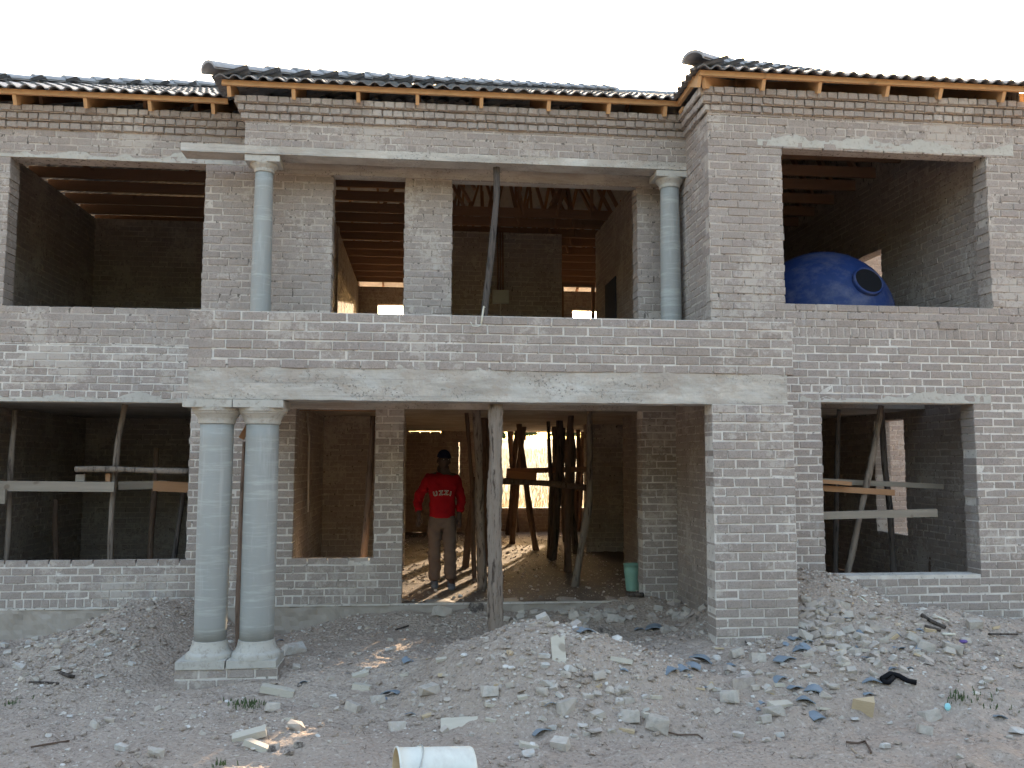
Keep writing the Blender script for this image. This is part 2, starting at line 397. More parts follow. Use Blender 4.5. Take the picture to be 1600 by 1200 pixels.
def wall(name, O, U, Nn, L, z0, z1, t, holes=(), special=(), faces='f', parent=None, single=None, zstart=None, ends=(1, 1), body=True, prot=.0, jitter=1.0, mat=None):
    """wall whose outer face passes through O, runs along U for L; Nn is the outward normal"""
    O = Vector(O); U = Vector(U); Nn = Vector(Nn); Z = Vector((0, 0, 1))
    sgn = U.cross(Z).dot(Nn) < 0
    P = lambda u, nn, z: O+U*u+Nn*nn+Z*z
    mb = MB()
    ins = .006
    us = sorted({0, L}|{h[0]-ins for h in holes if 0 < h[0] < L}|{h[1]+ins for h in holes if 0 < h[1] < L})
    zs = sorted({z0, z1}|{h[2]-ins for h in holes if z0 < h[2] < z1}|{h[3]+0 for h in holes if z0 < h[3] < z1})
    def solid(a, b):
        if a < 0 or b < 0 or a >= len(us)-1 or b >= len(zs)-1: return False
        uc = (us[a]+us[a+1])/2; zc = (zs[b]+zs[b+1])/2
        return not any(h[0]-ins-1e-4 < uc < h[1]+ins+1e-4 and h[2]-ins-1e-4 < zc < h[3]+1e-4 for h in holes)
    nf = -.0015+prot-(.02 if prot else 0); nb = -t+.005
    for a in range(len(us)-1):
        for b in range(len(zs)-1):
            if not solid(a, b): continue
            u0, u1, c0, c1 = us[a], us[a+1], zs[b], zs[b+1]
            q = [P(u0,nf,c0), P(u1,nf,c0), P(u1,nf,c1), P(u0,nf,c1), P(u0,nb,c0), P(u1,nb,c0), P(u1,nb,c1), P(u0,nb,c1)]
            fs = [(0,1,2,3), (5,4,7,6)]
            if not solid(a-1, b): fs.append((4,0,3,7))
            if not solid(a+1, b): fs.append((1,5,6,2))
            if not solid(a, b-1): fs.append((4,5,1,0))
            if not solid(a, b+1): fs.append((3,2,6,7))
            if sgn: fs = [f[::-1] for f in fs]
            mb.add(q, fs)
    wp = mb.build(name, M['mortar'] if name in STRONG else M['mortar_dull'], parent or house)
    VV = []; FF = []
    tf = np.array([(0,1,5,4),(1,2,6,5),(2,3,7,6),(3,0,4,7),(4,5,9,8),(5,6,10,9),(6,7,11,10),(7,4,8,11),(8,9,10,11)])
    for face in faces:
        flip = face == 'b'
        FN = -Nn if flip else Nn
        FO = O-Nn*t if flip else O
        s2 = (U.cross(Z).dot(FN) < 0)
        tff = tf[:, ::-1] if s2 else tf
        ri = 0
        for za, zb, pitch in rows_for(zstart if zstart is not None else z0, z1, special):
            ri += 1
            if zb < z0+.02: continue
            gaps = [(h[0], h[1]) for h in holes if min(zb, h[3])-max(za, h[2]) > .5*(zb-za)]
            segs = [(0, L)]
            for a, b in gaps:
                ns = []
                for s0, s1 in segs:
                    if b <= s0 or a >= s1: ns.append((s0, s1)); continue
                    if a > s0: ns.append((s0, a))
                    if b < s1: ns.append((b, s1))
                segs = ns
            hm = .0125; off = (ri % 2)*pitch*.5+random.uniform(-.03, .03)*jitter; hm0 = hm
            for s0, s1 in segs:
                k = math.floor((s0-off)/pitch); u = off+k*pitch
                zj = random.uniform(-.002, .002)
                while u < s1-.01:
                    hm = hm0*random.choice((.35, .8, 1, 1, 1.25)); a = max(u, s0); b = min(u+pitch-hm, s1)
                    if s1-b < .035+hm: b = s1
                    if b-a < .035:
                        if u+pitch >= s1: break
                        if a > u: u += pitch; continue
                    # merge slivers at the start of a segment
                    jb = 0
                    if a <= s0+1e-6 and (s0 > 1e-6 or ends[0]): jb = 1; a = s0+random.uniform(-.007, .004)
                    if b >= s1-1e-6 and (s1 < L-1e-6 or ends[1]): jb = 1; b = s1+random.uniform(-.004, .007)
                    jt = lambda s=.0034: random.uniform(-s, s)*jitter
                    c0 = za+.006+zj+jt(.002); c1 = zb-.006+zj+jt(.002)
                    fn = prot+random.uniform(-.001, .007)*jitter
                    if random.random() < .04: fn += .005
                    if single and not jb and not flip and pitch > .2 and b-a > .18 and single_left[0] > 0 and single(a, c0):
                        single_left[0] -= 1
                        o = link('brick', BV[random.randrange(8)], wp)
                        o.location = P((a+b)/2, fn, (c0+c1)/2)
                        o.scale = ((b-a)/.222, 1, (c1-c0)/.075)
                        o.rotation_euler = (jt(.01), jt(.012), math.atan2(U.y, U.x)+jt(.008)+(0 if not sgn else math.pi))
                        u += pitch; continue
                    dp = (t if len(faces) == 1 else t/2) if jb else .03
                    vs_ = []
                    cr = [(a+jt(), c0+jt()), (b+jt(), c0+jt()), (b+jt(), c1+jt()), (a+jt(), c1+jt())]
                    mu, mz = (a+b)/2, (c0+c1)/2
                    for uu, zz in cr: vs_.append(FO+U*uu-FN*dp+Z*zz)
                    for uu, zz in cr: vs_.append(FO+U*uu+FN*(fn-.006)+Z*zz)
                    for uu, zz in cr:
                        du = .005 if uu < mu else -.005; dz = .005 if zz < mz else -.005
                        vs_.append(FO+U*(uu+du)+FN*(fn+jt(.0012))+Z*(zz+dz))
                    FF.append(tff+len(VV)); VV += [tuple(v) for v in vs_]
                    u += pitch
    if FF:
        me = npmesh('bricks', np.array(VV), np.concatenate(FF), M['brick'])
        b = link('bricks', me, wp); b['kind'] = 'stuff'
    return wp

X_, Y_, mX, mY = (1,0,0), (0,1,0), (-1,0,0), (0,-1,0)
# plane A: balcony parapet, pier, pedestal
par = wall('balcony_parapet', (-2.05, 0, 0), X_, mY, 5.52, 2.47, 2.945, .22, faces='f', single=lambda u, z: z > 2.5, zstart=2.435)
wall('parapet_return', (-2.05, 0, 0), Y_, mX, 2.335, 2.47, 2.94, .2, faces='f', zstart=2.52)
pier = wall('porch_pier', (2.68, 0, 0), X_, mY, .78, -.4, 2.16, .23, faces='f', single=lambda u, z: True, zstart=-.39)
wall('pier_return', (3.23, .23, 0), Y_, mX, .78, -.4, 2.16, .22, faces='f', zstart=-.39)
ped = wall('column_pedestal', (-2.06, -.02, 0), X_, mY, .85, -.6, -.145, .40, faces='f', zstart=-.485)
# plane B (right block)
SB = [(2.955, .112, .083), (-.02, .11, .083), (2.36, .085, .116)]
def rowsfix(lo): return lo
WB = 3.95
bl = wall('right_block_wall_lower', (3.03, 1.01, 0), X_, mY, 3.92, -.35, 2.955, .23, holes=[(1.19, 2.92, .445, 2.262)], special=[(2.36, .085, .116)], faces='f', zstart=-.36+.0)
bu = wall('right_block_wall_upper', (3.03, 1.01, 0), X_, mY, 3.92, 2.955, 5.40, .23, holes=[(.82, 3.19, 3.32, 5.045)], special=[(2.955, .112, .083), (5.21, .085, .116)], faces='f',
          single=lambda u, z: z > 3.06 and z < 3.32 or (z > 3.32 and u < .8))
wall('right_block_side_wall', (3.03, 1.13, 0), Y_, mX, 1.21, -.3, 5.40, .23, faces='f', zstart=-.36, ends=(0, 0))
wall('inner_hall_wall', (3.03, 2.34, 0), Y_, mX, 2.76, 0, 5.66, .23, holes=[], faces='f', ends=(0, 1))
wall('upper_hall_wall', (3.03, 5.10, 0), Y_, mX, 2.0, 2.47, 5.66, .23, faces='f', ends=(0, 1), holes=[(.35, 1.15, 2.5, 4.55)])
# plane C
XC0 = -5.70
cl = wall('front_wall_lower', (XC0, 2.335, 0), X_, mY, 3.03-XC0, 0, 2.93, .23,
     holes=[(.55, -2.615-XC0, .485, 2.27), (-1.445-XC0, -.54-XC0, .495, 2.22), (-.21-XC0, 2.606-XC0, 0, 2.235)],
     special=[(0, .1, .09), (2.34, .085, .116)], faces='f', zstart=0)
cu = wall('front_wall_upper', (XC0, 2.335, 0), X_, mY, 3.03-XC0, 2.93, 5.40, .23,
     holes=[(-4.70-XC0, -2.545-XC0, 3.345, 5.06), (-1.08-XC0, -.24-XC0, 2.93, 5.04), (.325-XC0, 2.578-XC0, 2.93, 5.0)],
     special=[(2.93, .085, .116)], faces='f', zstart=2.93)
# foundations

mb = MB(); mb.box((XC0-.01, 2.30, -.012), (3.02, 2.36, .002), jit=.002); mb.build('damp_course_ledge', M['mortar'], house)
# corbel courses and the top wall of the middle block (plane E)
wall('middle_frieze_wall', (-2.0, 1.80, 0), X_, mY, 5.05, 5.105, 5.40, .23, special=[(5.105, .085, .116)], faces='f', zstart=5.105)
def corbel(O, U, Nn, L, base=0):
    for k in range(3):
        ext = .036*(k+1)
        OO = Vector(O)
        wall('corbel_course', OO+Vector(U)*(-ext if base & 1 else 0), U, Nn, L+(ext if base & 1 else 0)+(ext if base & 2 else 0), 5.398+k*.084, 5.396+(k+1)*.084-.002, .23, special=[(5.398+k*.084, .080, .116)], faces='f', prot=ext, jitter=1.3)
corbel((XC0, 2.335, 0), X_, mY, -2.0-XC0-.003)
corbel((-2.0, 1.80, 0), X_, mY, 5.03, 1)
corbel((3.03, 1.01, 0), X_, mY, 3.92, 1)
corbel((3.03, 1.01, 0), Y_, mX, .79, 0)
wall('frieze_return', (-2.0, 1.92, 0), Y_, mX, .41, 5.105, 5.64, .2, faces='f', ends=(0, 0))
# side walls and interior
HZ = 5.64
wall('left_end_wall', (XC0+.23, 2.565, 0), Y_, X_, 9.6, 0, HZ, .23, faces='f', ends=(0, 0))
wall('left_room_back_wall', (XC0+.23, 7.0, 0), X_, mY, 4.0, 0, HZ, .23, faces='f', ends=(0, 0))
wall('partition_wall', (-1.5, 2.565, 0), Y_, X_, 9.6, 0, HZ, .23, faces='f', ends=(0, 0))
wall('left_room_side_wall', (-1.73, 2.565, 0), Y_, mX, 4.5, 0, HZ, .05, faces='f', ends=(0, 0))
wall('study_back_wall', (-1.5, 5.7, 0), X_, mY, 1.25, 0, 2.3, .23, faces='f', ends=(0, 1))
wall('hall_cross_wall', (2.97, 7.75, 0), X_, mY, 3.4, 0, 2.3, .23, faces='f', ends=(1, 0))
wall('upper_cross_wall', (.42, 7.1, 0), X_, mY, 2.0, 2.47, HZ, .23, faces='f', ends=(1, 1))
wall('upper_right_cross_wall', (3.26, 7.1, 0), X_, mY, 3.1, 2.47, HZ, .23, faces='f', ends=(0, 0))
wall('right_room_wall', (6.35, 1.24, 0), Y_, mX, 11.2, 0, 2.47, .23, holes=[(1.84, 2.60, .66, 2.2)], faces='f', ends=(0, 0))
wall('right_room_wall_upper', (6.35, 1.24, 0), Y_, mX, 11.2, 2.47, HZ, .23, holes=[(2.25, 3.15, 3.3, 4.62)], faces='f', ends=(0, 0))
wall('right_inner_wall', (3.26, 1.24, 0), Y_, X_, 3.85, 0, HZ, .03, faces='f', ends=(0, 0))
wall('wing_wall', (6.9, 6.0, 0), X_, mY, 5.2, -.3, HZ, .23, faces='f')
wall('back_wall', (XC0, 12.2, 0), X_, mY, 12.5, 0, 2.47, .23, holes=[(1.82-XC0, 3.84-XC0, .55, 2.3), (-.30-XC0, .43-XC0, 2.265, 2.33), (.845-XC0, .87-XC0, .1, 2.05)], faces='f', ends=(0, 0))
wall('back_wall_upper', (XC0, 12.2, 0), X_, mY, 12.5, 2.47, HZ, .23, holes=[(-4.9-XC0, -2.2-XC0, 3.3, 5.2), (-1.064-XC0, .2-XC0, 3.3, 5.235), (3.515-XC0, 4.13-XC0, 3.3, 5.2)], faces='f', ends=(0, 0))  # leftmost hole is an added opening that lets sun in under the roof
# slabs
mb = MB()
NXf = 300; NYf = 240
xs = np.linspace(XC0+.02, 6.34, NXf); ys = np.linspace(2.34, 12.2, NYf); FX, FY = np.meshgrid(xs, ys)
FZ = .0+.016*fbm(FX*3, FY*3, 4, 40)+.022*np.abs(fbm(FX*9, FY*9, 4, 44)); FZ[0] -= .03
Vf = np.stack([FX, FY, FZ], -1).reshape(-1, 3)
fi = np.arange(NYf-1)[:, None]*NXf+np.arange(NXf-1)[None]
link('ground_floor_slab', npmesh('ground_floor_slab', Vf, np.stack([fi, fi+1, fi+NXf+1, fi+NXf], -1).reshape(-1, 4), M['floor'], True), house)
mb = MB(); mb.box((-2.03, .3, 2.3), (3.028, 2.333, 2.468)); mb.build('balcony_slab', M['concrete'], house)
mb = MB(); mb.box((XC0+.24, 2.57, 2.30), (6.34, 12.19, 2.465)); mb.build('upper_floor_slab', M['concrete'], house)

def rough_box(name, a, b, mat, parent, st=.05, amp=.006, s=0, wavy_top=0):
    """box whose front, top and bottom are gridded and roughened"""
    x0, y0, z0 = a; x1, y1, z1 = b; n_ = max(2, int((x1-x0)/st))
    prof = []
    nzv = max(2, int((z1-z0)/st)); nyv = max(2, int((y1-y0)/st))
    for k in range(nyv): prof.append((y1-(y1-y0)*k/nyv, z0))
    for k in range(nzv): prof.append((y0, z0+(z1-z0)*k/nzv))
    for k in range(nyv): prof.append((y0+(y1-y0)*k/nyv, z1))
    for k in range(nzv+1): prof.append((y1, z1-(z1-z0)*k/nzv))
    F = []; P_ = len(prof)
    XX = np.repeat(x0+(x1-x0)*np.arange(n_+1)/n_, P_); PP = np.tile(np.array(prof), (n_+1, 1)); YY = PP[:, 0]; ZZ = PP[:, 1]
    D_ = amp*fbm(XX*7+ZZ*3, ZZ*9+YY*8+s, 4, 60+s)
    zt7 = z0+(z1-z0)*.6; Wv = np.clip((ZZ-zt7)/(z1-zt7), 0, 1)*wavy_top*fbm(XX*3.5, XX*0+3.3, 4, 70+s)
    V = list(zip((XX+D_*.3).tolist(), (YY-D_).tolist(), (ZZ+Wv+D_*.5).tolist()))
    for i in range(n_):
        for k in range(P_-1): F.append((i*P_+k, (i+1)*P_+k, (i+1)*P_+k+1, i*P_+k+1))
    F.append(tuple(range(P_))); F.append(tuple(n_*P_+k for k in range(P_-1, -1, -1)))
    F = [f[::-1] for f in F]
    return link(name, mesh(name, V, F, mat), parent)
rough_box('foundation', (XC0, 2.315, -.6), (2.95, 2.6, -.006), M['found'], house, .05, .035, 12, .05)
rough_box('balcony_beam', (-2.045, .004, 2.16), (3.41, .30, 2.492), M['concrete'], house, .03, .014, 1, .10)
rough_box('balcony_beam', (-2.055, .30, 2.16), (-1.80, 2.32, 2.47), M['concrete'], house, .1, .006, 2)
rough_box('upper_beam', (-2.68, 1.775, 5.012), (3.06, 2.03, 5.102), M['concrete'], house, .06, .006, 3)
rough_box('window_lintel', (-5.5, 2.327, 5.062), (-2.02, 2.36, 5.14), M['capital'], house, .03, .010, 4, .16)
rough_box('window_lintel', (3.58, 1.003, 5.047), (6.55, 1.04, 5.125), M['capital'], house, .03, .010, 5, .16)
rough_box('window_lintel', (3.98, 1.003, 2.264), (6.15, 1.04, 2.345), M['capital'], house, .03, .009, 6, .14)
rough_box('window_lintel', (-5.9, 2.327, 2.272), (-2.06, 2.36, 2.35), M['capital'], house, .03, .009, 7, .14)
rough_box('door_lintel', (-1.75, 2.318, 4.985), (3.02, 2.5, 5.12), M['concrete'], house, .06, .006, 8)
rough_box('door_lintel', (-1.75, 2.325, 2.225), (3.02, 2.36, 2.30), M['concrete'], house, .06, .006, 9)
mb = MB()
for x0, x1, y, z0, z1 in ((-4.70, -2.55, 2.335, 5.062, 5.062), (3.86, 6.22, 1.01, 5.047, 5.047)): pass
for x0, x1, y, z in ((-4.9, -2.3, 2.337, 5.062), (3.65, 6.45, 1.012, 5.048), (4.0, 6.1, 1.012, 2.265), (-5.6, -2.3, 2.337, 2.273)):
    mb.box((x0, y+.024, z), (x1, y+.229, z+.07))
mb.build('lintel_core', M['concrete'], house)

# ------------------------------------------------------------------ columns
def column(cx, cy, zb, zt, rb, rt_, half_ab, base=True, ab=(.07, 0), half_pl=.205):
    mb = MB(); n_ = 14; prof = []
    zc = zt-.07-.135*(rt_/.14)
    z0 = zb+(.135 if base else 0)
    for i in range(n_+1):
        t = i/n_; prof.append((rb+(rt_-rb)*t+.004*math.sin(math.pi*t), z0+(zc-z0)*t))
    mb.lathe(prof, (cx, cy), 32)
    sh = mb.build('column', M['column'], house, True)
    sh.data.polygons[-1].use_smooth = False
    cp = MB(); k = rt_/.14
    h = zt-.07-zc
    cp.lathe([(rt_+.004, zc-.004), (rt_+.012, zc), (rt_+.016, zc+.2*h), (rt_+.022*k, zc+.34*h), (rt_+.045*k, zc+.58*h), (rt_+.058*k, zc+.66*h), (rt_+.060*k, zc+.72*h), (rt_+.072*k, zc+.80*h), (rt_+.076*k, zc+h), (rt_+.05, zc+h+.001)], (cx, cy), 32)
    cp.build('capital', M['capital'], sh, False)
    a = MB(); a.box((cx-half_ab[0], cy-.21*k, zt-.07), (cx+half_ab[1], cy+.21*k, zt-.003), jit=.002); a.build('abacus', M['capital'], sh)
    if base:
        b = MB(); b.lathe([(rb+.065, zb-.002), (rb+.063, zb+.02), (rb+.058, zb+.035), (rb+.035, zb+.055), (rb+.022, zb+.085), (rb+.012, zb+.12), (rb+.010, zb+.14), (rb-.003, zb+.143)], (cx, cy), 32)
        b.build('column_base', M['capital'], sh, False)
        p = MB(); p.box((cx-half_pl[0], cy-.205, zb-.066), (cx+half_pl[1], cy+.2, zb-.002), jit=.003); p.build('plinth', M['capital'], sh)
column(-1.822, .17, -.078, 2.158, .136, .143, (.25, .165), half_pl=(.237, .172))
column(-1.425, .17, -.078, 2.158, .146, .143, (.225, .205), half_pl=(.212, .205))
column(-1.805, 1.94, 2.47, 5.008, .112, .098, (.19, .19), base=False)
column(2.872, 1.94, 2.47, 5.008, .125, .108, (.20, .185), base=False)

# ------------------------------------------------------------------ roof
TP = .452; Z0 = 5.755; RY = 7.2
blocks = [dict(x0=-6.25, x1=99, y=2.06), dict(x0=-2.24, x1=99, y=1.56), dict(x0=2.86, x1=99, y=.76)]
def planes(x, y):
    """best (height, block, plane kind)"""
    best = (-9, None, None)
    for i, b in enumerate(blocks):
        c = [(Z0+(y-b['y'])*TP, 'f'), (Z0+(x-b['x0'])*TP, 'l'), (Z0+(2*RY-1.56-y)*TP, 'b')]
        h, k = min(c)
        if h > best[0] and c[0][0] > Z0-.03 and c[1][0] > Z0-.03: best = (h, i, k)
    return best
roof = empty('roof', (0, 0, 0)); roof.parent = house
TW, TG = .30, .32     # cover width, gauge
CT = 1/math.sqrt(1+TP*TP)
def tile_mesh(seed):
    random.seed(seed); V = []; F = []; ns = 12; Lg = .40
    prof = []
    for i in range(ns+1):
        u = -TW/2-.01+(TW+.02)*i/ns; ph = ((u+TW/2)/(TW/2)) % 1
        z = .036*max(0, math.sin(math.pi*min(1, ph/.72)))**.8 if ph < .72 else 0
        prof.append((u, z))
    for v, lift in ((0, .022), (Lg, 0.0)):
        for u, z in prof: V.append((u, v, z+lift))
    for u, z in prof: V.append((u, 0, z+.022-.014))
    for u, z in prof: V.append((u, Lg, z-.014))
    m_ = ns+1
    for i in range(ns):
        F.append((i, i+1, m_+i+1, m_+i)); F.append((2*m_+i+1, 2*m_+i, 3*m_+i, 3*m_+i+1)); F.append((2*m_+i, 2*m_+i+1, i+1, i))
    return V, F
TV, TF = tile_mesh(1); TVn = np.array(TV); TFn = np.array(TF)
tile_me = mesh('roof_tile', TV, TF, M['tile'])
random.seed(11)
SV = []; SF = []; cnt = [0]
def lay(kind, bi, b):
    # kind f: rows climb +Y ; l: rows climb +X
    nrow = int(6.2/(TG*CT))
    for r_ in range(nrow):
        s = -.06+r_*TG*CT
        for c_ in range(52):
            if kind == 'f':
                x = b['x0']-.05+TW/2+c_*TW+.02; y = b['y']+s; tx, ty = x, y+.16
                if y > 7.5: continue
            else:
                x = b['x0']+s; y = b['y']-.05+TW/2+c_*TW; tx, ty = x+.16, y
                if y > 12.6: continue
            if tx > 7.3: continue
            h, i, k = planes(tx, max(ty, b['y']+.0))
            if i != bi or k != kind:
                # keep tiles that only just cross a hip or valley
                h2, i2, k2 = planes(tx+(.13 if kind == 'f' else 0), ty+(.13 if kind == 'l' else 0))
                if i2 != bi or k2 != kind: continue
            a = math.atan(TP)
            rz = 0 if kind == 'f' else -math.pi/2
            z = Z0+s*TP+.0+random.uniform(-.003, .003)
            rot = Matrix.Rotation(rz+random.uniform(-.006, .006), 4, 'Z') @ Matrix.Rotation(a+random.uniform(-.006, .006), 4, 'X')
            Mx = Matrix.Translation((x, y, z-.004)) @ rot
            if cnt[0] < 290 and (r_ < 3 and kind == 'f' and -5.2 < x < 6.9 or kind == 'l' and bi == 2 and r_ < 2 and y < 2.2):
                cnt[0] += 1
                o = link('roof_tile', tile_me, roof); o.matrix_world = Mx
            else:
                A = np.array(Mx); W_ = TVn @ A[:3, :3].T+A[:3, 3]
                SF.append(TFn+len(SV)*len(TVn)); SV.append(W_)
for bi, b in enumerate(blocks):
    lay('f', bi, b); lay('l', bi, b)
o = link('upper_roof_tiles', npmesh('upper_roof_tiles', np.concatenate(SV), np.concatenate(SF), M['tile']), roof); o['kind'] = 'stuff'
mb = MB()   # rear slope and right hip, never seen from the front
zr = Z0+(RY-1.56)*TP
mb.add([(-6.3, 12.95, Z0-.02), (7.3, 12.95, Z0-.02), (7.3, 7.2, zr), (3.4, 7.2, zr), (3.15, 7.45, zr-.115), (-.86, 7.45, zr-.115)], [(0,1,2,3,4,5)])
mb.build('rear_roof_slope', M['ridge'], roof)
gb = MB(); ys_ = [.9+k*.3 for k in range(40)]
for a_, b_ in zip(ys_, ys_[1:]):
    if b_ > 12.6: break
    za = planes(6.45, a_)[0]-.004; zb = planes(6.45, b_)[0]-.004
    gb.add([(6.36, a_, 5.6), (6.36, b_, 5.6), (6.36, b_, zb), (6.36, a_, za), (6.58, a_, 5.6), (6.58, b_, 5.6), (6.58, b_, zb), (6.58, a_, za)], [(0,3,2,1), (4,5,6,7), (3,7,6,2), (0,1,5,4)])
gb.build('gable_wall', M['mortar_dull'], house)
LV = {}; LF = []; LVV = []
def lv(i, j):
    if (i, j) not in LV: LV[i, j] = len(LVV); LVV.append((-6.2+i*.1, 0.8+j*.1, planes(-6.2+i*.1, .8+j*.1)[0]-.012))
    return LV[i, j]
for i in range(134):
    for j in range(66):
        x = -6.15+i*.1; y = .85+j*.1; ks = {planes(x+a, y+b)[1:] for a in (-.22, .22) for b in (-.22, .22)}
        if len(ks) > 1 and all(planes(x+a, y+b)[0] > Z0-.02 for a in (-.08, .08) for b in (-.08, .08)): LF.append((lv(i, j), lv(i+1, j), lv(i+1, j+1), lv(i, j+1)))
if LF: link('valley_lining', mesh('valley_lining', LVV, LF, M['ridge']), roof)
# hip caps
def hip(x0, y0, n_, dirx=1):
    a = math.atan(TP/math.sqrt(2))
    for i in range(n_):
        mb = MB(); Lc = .43; k = .125 if i == 0 else .092
        V = []; F = []; ns = 8
        for v, rr, lift in ((0, 1.05, .024), (Lc, .92, 0)):
            for j_ in range(ns+1):
                t = math.pi*j_/ns; V.append((math.cos(t)*k*rr, v, math.sin(t)*k*.75*rr+lift-.02))
        for v, rr, lift in ((0, .92, .024), (Lc, .8, 0)):
            for j_ in range(ns+1):
                t = math.pi*j_/ns; V.append((math.cos(t)*k*rr, v, math.sin(t)*k*.75*rr+lift-.035))
        m_ = ns+1
        for j_ in range(ns):
            F += [(j_, j_+1, m_+j_+1, m_+j_), (2*m_+j_+1, 2*m_+j_, 3*m_+j_, 3*m_+j_+1), (2*m_+j_, 2*m_+j_+1, j_+1, j_)]
        mb.add(V, F)
        d = i*.37/math.sqrt(2)/1.0
        o = mb.build('hip_cap', M['ridge'], roof)
        o.matrix_world = Matrix.Translation((x0+d*dirx, y0+d, Z0+.045+d*TP)) @ Matrix.Rotation(-math.pi/4*dirx, 4, 'Z') @ Matrix.Rotation(a, 4, 'X')
def ridge_cap(x, y, z):
    mb = MB(); k = .092; V = []; F = []; ns = 8
    for q, (v, rr) in enumerate(((0, 1.06), (.42, .92))):
        for off in (0, -.016):
            for j_ in range(ns+1):
                t = math.pi*j_/ns; V.append((v, math.cos(t)*k*rr, math.sin(t)*k*.75*rr+off))
    m_ = ns+1
    for j_ in range(ns): F += [(j_+1, j_, 2*m_+j_, 2*m_+j_+1), (m_+j_, m_+j_+1, 3*m_+j_+1, 3*m_+j_), (j_, j_+1, m_+j_+1, m_+j_)]
    mb.add(V, F); o = mb.build('ridge_cap', M['ridge'], roof); o.location = (x, y, z)
for k in range(11): ridge_cap(3.3+k*.37, 7.2, Z0+5.64*TP+.03)
hip(-6.25, 2.0, 20); hip(-2.34, 1.46, 22); hip(2.76, .66, 16)
# timbers
def plank(name, p, q, wd, ht, mat, parent=None, jit=.001, upv=Vector((0, 0, 1))):
    p = Vector(p); q = Vector(q); mb = MB(); d = q-p; L = d.length
    dn = d.normalized(); sx = dn.cross(upv)
    if sx.length < 1e-3: sx = Vector((1, 0, 0))
    sx.normalize(); uz = sx.cross(dn)
    mb.box((0, -wd/2, -ht/2), (L, wd/2, ht/2), jit=jit)
    o = mb.build(name, mat, parent)
    Mx = Matrix((dn, uz.cross(dn), uz)).transposed().to_4x4(); Mx.translation = p; o.matrix_world = Mx
    return o
def eave(x0, x1, ye, step=.60, ph=.2):
    plank('fascia_batten', (x0, ye+.02, Z0-.030), (x1, ye+.02, Z0-.030), .04, .055, M['pine'], house)
    x = x0+ph
    while x < x1-.05:
        xx = x+random.uniform(-.05, .05)
        ln = 1.555
        while ln > .4 and planes(xx, ye+.045+ln)[0] < Z0-.08+ln*TP: ln -= .08
        o = plank('rafter', (xx, ye+.045, Z0-.112), (xx+random.uniform(-.01, .01), ye+.045+ln, Z0-.112+ln*TP), .040, .115, M['pine'], house)
        x += step
eave(-6.2, -2.26, 2.07, .70, .25); eave(-2.22, 2.88, 1.57, .70, .06); eave(2.87, 7.2, .77, .68, .03)
plank('fascia_batten', (2.885, .80, Z0-.03), (2.885, 1.60, Z0-.03), .04, .055, M['pine'], house)
plank('rafter', (2.93, .84, Z0-.11), (3.5, 1.41, Z0+.13), .04, .12, M['pine'], house)
plank('rafter', (2.90, 1.56, Z0-.12), (3.5, 1.56, Z0-.02), .12, .04, M['pine'], house)
y = 2.95
while y < 12.2:     # ceiling joists (bottom chords) across the rooms
    for xa, xb in (((XC0+.1, .25), (3.1, 6.34)) if y < 5.9 else ((XC0+.1, 6.34),)):
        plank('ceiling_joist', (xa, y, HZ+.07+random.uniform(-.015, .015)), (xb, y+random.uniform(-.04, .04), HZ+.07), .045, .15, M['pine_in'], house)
    zt_ = min(Z0+(y-2.06)*TP, Z0+(12.84-y)*TP)-.1
    for k in range(9):
        x = XC0+1.0+k*1.35+random.uniform(-.1, .1)
        if zt_-HZ > .35:
            sl = (zt_-HZ)*.5*(1 if k % 2 else -1)
            zq = min(zt_, planes(x+sl, y)[0]-.16)
            if zq < HZ+.3: continue
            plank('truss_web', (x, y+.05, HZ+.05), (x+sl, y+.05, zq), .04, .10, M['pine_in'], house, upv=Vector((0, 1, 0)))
    if y > 5.9:
        for x in (.5, 1.1, 1.6, 2.2, 2.7):
            x += random.uniform(-.15, .15); plank('truss_web', (x, y-.05, HZ+.02), (x+random.uniform(-.5, .5), y-.05-random.uniform(0, .6), min(HZ+1.3, planes(x, y-.6)[0]-.2)), .04, .09, M['pine_in'], house, upv=Vector((0, 1, 0)))
    y += .62+random.uniform(-.04, .04)
for k in range(22):  # rafters seen from inside
    x = -5.6+k*.58
    for y0, y1, f in ((2.4, RY, lambda y: Z0+(y-2.06)*TP-.13), (12.8, RY, lambda y: Z0+(12.84-y)*TP-.13)):
        n_ = 40; ok = y0
        for i in range(n_+1):
            y = y0+(y1-y0)*i/n_
            if planes(x, y)[0]-.10 < f(y): break
            ok = y
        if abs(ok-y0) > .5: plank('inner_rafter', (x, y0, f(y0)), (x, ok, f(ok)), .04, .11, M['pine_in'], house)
# services on the inner walls
def pipe(pts, r, mat, name='conduit'):
    mb = MB(); mb.tube(pts, r, 8); return mb.build(name, mat, house, True)
pipe([at(480, 645, 3.55), at(483, 687, 3.55), at(481, 800, 3.55)], .012, M['pipe'])
pipe([at(990, 700, 4.55), at(991, 802, 4.55)], .010, M['pipe'])
pipe([at(986, 330, 4.9), at(984, 440, 4.9), at(982, 500, 4.9)], .011, M['pipe'])
for x in (777.5, 781.5, 785.5): pipe([at(x, 362, 7.06), at(x+.5, 455, 7.06)], .014, M['frame'])
pipe([at(782, 473, 7.06), at(782, 500, 7.06)], .010, M['pipe'])
mb = MB(); a = at(770, 453, 7.0); b = at(795, 474, 7.0)
mb.box((a.x, 6.98, b.z), (b.x, 7.08, a.z)); bx = mb.build('electrical_box', M['galv'], house)
mb = MB(); mb.box((a.x+.015, 6.972, b.z+.015), (b.x-.015, 6.981, a.z-.015)); mb.build('box_cover', M['galv'], bx)
for x in (2.44, 3.0): plank('door_frame', (x, 7.2, 2.5), (x, 7.2, 4.72), .05, .1, M['frame'], house, upv=Vector((0, 1, 0)))
